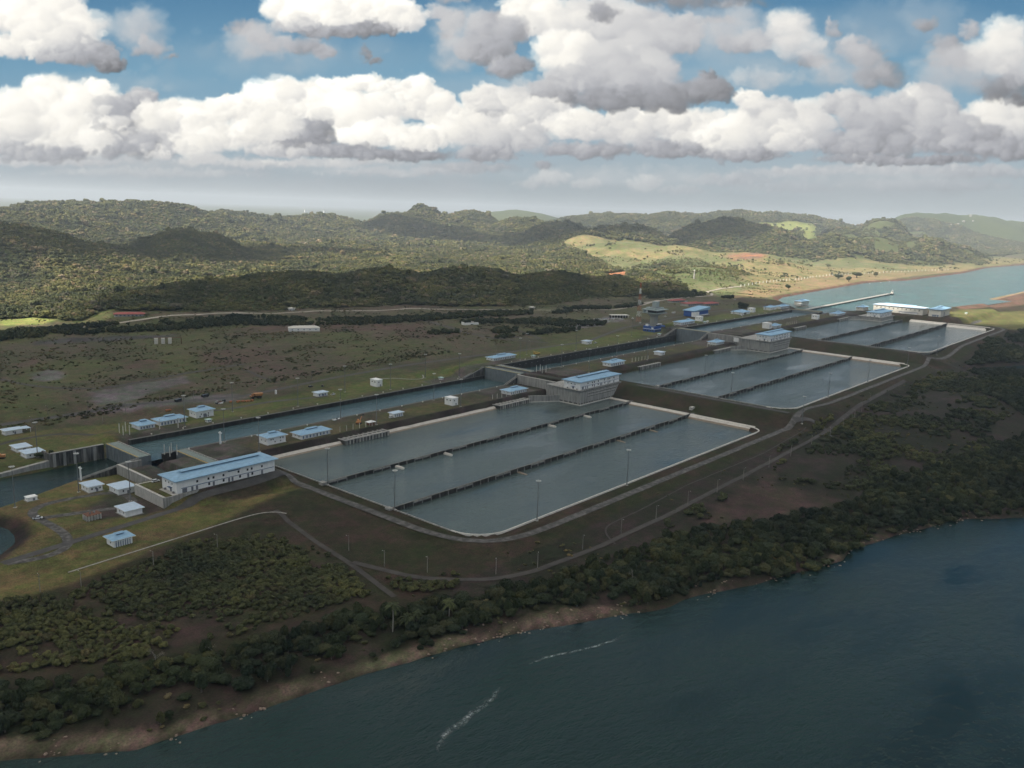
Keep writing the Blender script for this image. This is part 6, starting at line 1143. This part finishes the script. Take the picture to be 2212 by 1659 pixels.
inst('shore_thicket', 'near_tree', np.stack([X[rest], Y[rest], Z[rest]-.2], -1), np.stack([s[rest], s[rest], s[rest]*1.25], -1))
tk = MB(); tk.bar((0, 0, -.4), (.1, .05, 1), .12, 6, .07); tk.bar((.05, 0, .5), (.5, .2, 1.1), .06, 5, .03); tk.bar((.03, 0, .4), (-.4, -.2, 1.05), .06, 5, .03); tk_me = tk.mesh('trunk'); tk_me.materials.append(MT['bark'])
def tree(x, y, z, s, i, label, group, me=None, rz=1.25, cat='tree', name='bushy_tree', th=.35):
    r = empty(name, (x, y, z-.2)); tag(r, label, cat, group); t = link(bpy.data.objects.new('trunk', tk_me), r); t.scale = (s, s, s*(th+.5)); c = link(bpy.data.objects.new('crown', me or CR_NEAR[i % 5]), r); c.location = (0, 0, s*th); c.scale = (s, s, s*rz); c.rotation_euler = (0, 0, i*1.3)
for n_, i in enumerate(r2): tree(X[i], Y[i], Z[i], s[i], n_, 'dark green bushy tree in the thicket along the near shore', 'trees of the near shore thicket', th=.12)
for i, (x, y, s_, lb) in enumerate(((1791,262,9,'dark round tree alone on the tan field above the lake inlet'),(2328,330,13,'round bush-like tree on the tan lakeside strip, left of its two neighbours'),(2247,268,11,'low dark tree at the lake edge below its neighbours on the strip'),(2459,318,16,'broad double tree on the tan lakeside strip'),(2575,296,10,'small round tree right of the broad double tree on the strip'),(1263,136,9,'dark spreading tree behind the wide low blue roof'),(1283,140,8,'second dark tree behind the wide low blue roof, right-hand one'),(1418,332,9,'dark tree beside the bend of the pale gravel road'),(-128,70,4.2,'dark shrub against the left end of the rough far bank wall'),(-121,68,3.4,'smaller dark shrub beside the rough far bank wall'))):
    tree(x, y, hz(x, y), s_, i, lb, None, rz=.95, th=.35)
def palm(x, y, h, lb):
    z = hz(x, y); r = tag(empty('palm_tree', (x, y, z)), lb, 'palm tree', 'palms above the near shore'); b = MB(); b.bar((0, 0, -.5), (.3, 0, h*.5), .32, 8, .26); b.bar((.3, 0, h*.5), (.2, .1, h), .26, 8, .2); b.build('trunk', 'polec', r); b = MB(); g = np.random.default_rng(int(h*10))
    for k in range(34):
        a = k*2.4; el = g.uniform(-.4, 1.1); p0 = Vector((.2, .1, h)); d = Vector((math.cos(a)*math.cos(el), math.sin(a)*math.cos(el), math.sin(el))); pts = [p0+d*(4.8*t)+Vector((0, 0, -3.0*t*t)) for t in (0, .25, .5, .75, 1)]; sd2 = Vector((-math.sin(a), math.cos(a), 0)); vs = []
        for q, w_ in zip(pts, (.1, .5, .6, .45, .05)): vs += [tuple(q-sd2*w_+Vector((0, 0, -w_*.5))), tuple(q), tuple(q+sd2*w_+Vector((0, 0, -w_*.5)))]
        b.add(vs, [f for j in range(4) for f in ((3*j, 3*j+1, 3*j+4, 3*j+3), (3*j+1, 3*j+2, 3*j+5, 3*j+4))])
    b.build('crown', 'palm', r)
palm(-119,-347,15,'tallest palm with bare pale trunk standing clear above the near shore thicket'); palm(-88,-357,9,'palm with drooping crown right of the tallest palm, rising from the thicket'); palm(-111,-349,6,'short palm crown between the two taller palms'); palm(-105,-350,6.5,'short palm crown just left of the second palm')
def bare_tree(x, y, h, lb):
    z = hz(x, y); r = tag(empty('bare_tree', (x, y, z)), lb, 'tree', 'leafless trees near the shore'); g = np.random.default_rng(int(abs(x))); b = MB(); b.bar((0, 0, -.4), (.2, .1, h*.55), .22, 6, .14); b.build('trunk', 'polec', r); b = MB()
    def br(p, d, l, w, n):
        q = p+d*l; b.bar(p, q, w, 4, w*.55)
        if n:
            for _ in range(3): br(q, (d+Vector(g.normal(size=3)*.55)).normalized(), l*.66, w*.55, n-1)
    for _ in range(5): br(Vector((.2*_/5, .1, h*(.3+.06*_))), Vector((g.normal()*.8, g.normal()*.8, .9)).normalized(), h*.26, .09, 2)
    b.build('branches', 'polec', r)
bare_tree(-218,-292,9,'pale leafless tree at the inland edge of the lower left thicket'); bare_tree(-196,-303,7,'smaller leafless tree right of the pale one in the lower left thicket'); bare_tree(22,-402,7,'thin leafless tree in the shore thicket below the outer basin corner')
# boulders on the beach and in the shallows
X, Y, Z, g = scatter(-420, 420, -620, -280, 1.9, lambda x, y: ((np.abs(psdf(SHORE, x, y)-4) < 8)*.10+(np.abs(psdf(SHORE, x, y)-1) < 1.6)*.3)*sstep(.42, .58, fbm(x, y, 14, 3, 251)), 11)
MT['rock'] = mat('beach_rock', (.16, .10, .075), .9, .4, 1.2, rgb2=(.34, .27, .21)); protos('rock', [lump(f'rock', 20+i, 'rock', rz=.6, sub=1, amp=.5) for i in range(3)]); s = g.uniform(.25, .9, len(X)); inst('beach_rocks', 'rock', np.stack([X, Y, np.maximum(Z, -.2)], -1), np.stack([s*1.3, s, s], -1))
# foam streaks on the water
def foam(pts, w):
    M = MT.get('foam')
    if not M:
        M = bpy.data.materials.new('foam'); M.use_nodes = True; nt = M.node_tree; N = nt.nodes; L = nt.links; b = N['Principled BSDF']; b.inputs['Base Color'].default_value = (.55, .58, .57, 1); b.inputs['Roughness'].default_value = .8
        g_ = N.new('ShaderNodeNewGeometry'); n = N.new('ShaderNodeTexNoise'); L.new(g_.outputs['Position'], n.inputs['Vector']); n.inputs['Scale'].default_value = .35; n.inputs['Detail'].default_value = 8; n.inputs['Roughness'].default_value = .75
        at = N.new('ShaderNodeAttribute'); at.attribute_name = 'edge'; m_ = N.new('ShaderNodeMath'); m_.operation = 'MULTIPLY'; mr = N.new('ShaderNodeMapRange'); L.new(n.outputs['Fac'], mr.inputs[0]); mr.inputs[1].default_value = .44; mr.inputs[2].default_value = .70; L.new(mr.outputs[0], m_.inputs[0]); L.new(at.outputs['Fac'], m_.inputs[1]); L.new(m_.outputs[0], b.inputs['Alpha']); MT['foam'] = M
    V = []; E_ = []; n = len(pts)
    for i, (x, y) in enumerate(pts):
        a = Vector(pts[min(i+1, n-1)])-Vector(pts[max(i-1, 0)]); t = Vector((-a.y, a.x)).normalized(); wi = w*math.sin(math.pi*(i+.3)/(n-.4))**.6*(.7+.6*RNG.random())
        for f in (-1, -.5, 0, .5, 1): V.append((x+t.x*wi*f, y+t.y*wi*f, .05)); E_.append((1-abs(f))*math.sin(math.pi*(i+.01)/(n-1+.02))**.5)
    F_ = [(i*5+j, i*5+j+1, i*5+j+6, i*5+j+5) for i in range(n-1) for j in range(4)]; me = npmesh('foam_streak', V, F_, 'foam'); at = me.attributes.new('edge', 'FLOAT', 'POINT'); at.data.foreach_set('value', E_); o = link(bpy.data.objects.new('foam_streak', me)); o['kind'] = 'stuff'
foam([(-172,-434),(-169.4,-431.3),(-165,-429),(-162.1,-427.5),(-156.4,-426.4),(-149.3,-426.5),(-141.5,-424.6),(-134.1,-424.7),(-127.8,-423.2),(-120.5,-420.9),(-114.9,-418.8)],2.6); foam([(-95,-416),(-88,-417),(-81.3,-418.3),(-72.7,-421.9),(-64.4,-425.9),(-53.9,-429.9),(-44.9,-432.3),(-39.5,-433.0),(-32.7,-432.8)],1.3)
# ------------------------------------------------------------------ clouds that shade the ground
def cloudmat():
    M = bpy.data.materials.new('cloud'); M.use_nodes = True; nt = M.node_tree; N = nt.nodes; L = nt.links; N.clear(); out = N.new('ShaderNodeOutputMaterial'); d = N.new('ShaderNodeBsdfDiffuse'); d.inputs[0].default_value = (.85, .85, .87, 1); t = N.new('ShaderNodeBsdfTranslucent'); t.inputs[0].default_value = (.9, .9, .9, 1); m1 = N.new('ShaderNodeAddShader'); m1 = N.new('ShaderNodeMixShader'); m1.inputs[0].default_value = .5; L.new(d.outputs[0], m1.inputs[1]); L.new(t.outputs[0], m1.inputs[2])
    at = N.new('ShaderNodeAttribute'); at.attribute_name = 'dens'; tr = N.new('ShaderNodeBsdfTransparent'); m2 = N.new('ShaderNodeMixShader'); L.new(at.outputs['Fac'], m2.inputs[0]); L.new(tr.outputs[0], m2.inputs[1]); L.new(m1.outputs[0], m2.inputs[2]); L.new(m2.outputs[0], out.inputs[0]); return M
CM = cloudmat()
def cloud(poly, alt, thick, seed, label, step=26, soft=180):
    """a flat-based cumulus standing between the sun and the ground patch given by poly (ground coordinates of its shadow)"""
    off = sd_/sd_.z*alt; P = [(x+off.x, y+off.y) for x, y in poly]; xs = [p[0] for p in P]; ys = [p[1] for p in P]; X, Y = np.meshgrid(np.arange(min(xs)-300, max(xs)+300, step), np.arange(min(ys)-300, max(ys)+300, step))
    gx, gy = X-off.x, Y-off.y; s = -psdf(P, X, Y)+ (fbm(gx, gy, 420, 5, seed)-.5)*soft*2; t = np.clip(s/260, -.2, 1); dens = np.clip(s/90+.1, 0, 1)*.85
    top = alt+thick*np.clip(t, 0, 1)**.6*(.55+.9*fbm(X, Y, 260, 5, seed+3)); bot = alt-28*np.clip(t, 0, 1)*(.5+fbm(X, Y, 180, 4, seed+5)); keep = t > -.12
    idx = np.arange(X.size).reshape(X.shape); q = keep[:-1, :-1] & keep[1:, :-1] & keep[:-1, 1:] & keep[1:, 1:]; F_ = np.stack([idx[:-1, :-1], idx[:-1, 1:], idx[1:, 1:], idx[1:, :-1]], -1)[q]; n = X.size
    V = np.vstack([np.stack([X, Y, top], -1).reshape(-1, 3), np.stack([X, Y, bot], -1).reshape(-1, 3)]); FF = np.vstack([F_, (F_+n)[:, ::-1]]); used = np.unique(FF); rm = np.full(len(V), -1); rm[used] = np.arange(len(used))
    me = npmesh('cloud', V[used], rm[FF]); me.materials.append(CM); a = me.attributes.new('dens', 'FLOAT', 'POINT'); a.data.foreach_set('value', np.concatenate([dens.ravel(), dens.ravel()])[used].astype(np.float32)); me.polygons.foreach_set('use_smooth', np.ones(len(me.polygons), bool))
    o = link(bpy.data.objects.new('cloud', me)); o['kind'] = 'structure'; return o
cloud([(-900,-1000),(1560,-1000),(1540,-700),(1600,-330),(1440,-60),(1480,280),(1490,420),(1420,600),(1270,760),(1100,890),(900,1000),(700,1060),(500,1080),(410,1060),(350,980),(300,880),(240,760),(120,695),(-100,740),(-400,900),(-900,1100)], 1150, 260, 301, '', 26, 70); cloud([(-900,-900),(-400,-640),(-60,-500),(260,-440),(600,-395),(1000,-370),(1450,-360),(1700,-700),(1600,-1300),(-900,-1300)], 900, 180, 321, '', 26, 60); cloud([(150,1350),(330,1430),(650,1550),(860,1580),(1150,1600),(1450,1750),(1400,2080),(1050,2120),(700,2050),(300,2080),(0,1700)], 1500, 300, 311, '', 26, 50); cloud([(1500,1600),(1750,1700),(1850,1950),(1600,2050),(1400,1850)], 1500, 200, 314, '', 26, 50); cloud([(2696,2150),(2845,2100),(3000,2650),(3080,2980),(2870,3120),(2640,2950),(2560,2500)], 1700, 260, 313, '', 30, 60); cloud([(2500,1500),(2752,1430),(3323,1000),(3500,980),(3750,1250),(3900,1900),(3300,2150),(2875,2280),(2620,1900)], 1600, 300, 312, '', 30, 60); cloud([(4088,1230),(4761,1050),(4950,1150),(5400,1650),(4900,1850),(4250,1550)], 1700, 260, 315, '', 30, 70)  # second, low cloud is unseen, added to darken the near water and right bank
# ------------------------------------------------------------------ air
b = MB(); b.box(-10800, 31500, -4800, 31500, -5.5, 345); hzo = b.build('haze', 'glass'); hzo['kind'] = 'stuff'
M = bpy.data.materials.new('haze'); M.use_nodes = True; nt = M.node_tree; nt.nodes.clear(); o_ = nt.nodes.new('ShaderNodeOutputMaterial'); v = nt.nodes.new('ShaderNodeVolumePrincipled'); v.inputs['Color'].default_value = (.80, .88, .95, 1); v.inputs['Density'].default_value = 0.000085; v.inputs['Anisotropy'].default_value = .2; nt.links.new(v.outputs[0], o_.inputs['Volume']); hzo.data.materials.clear(); hzo.data.materials.append(M)
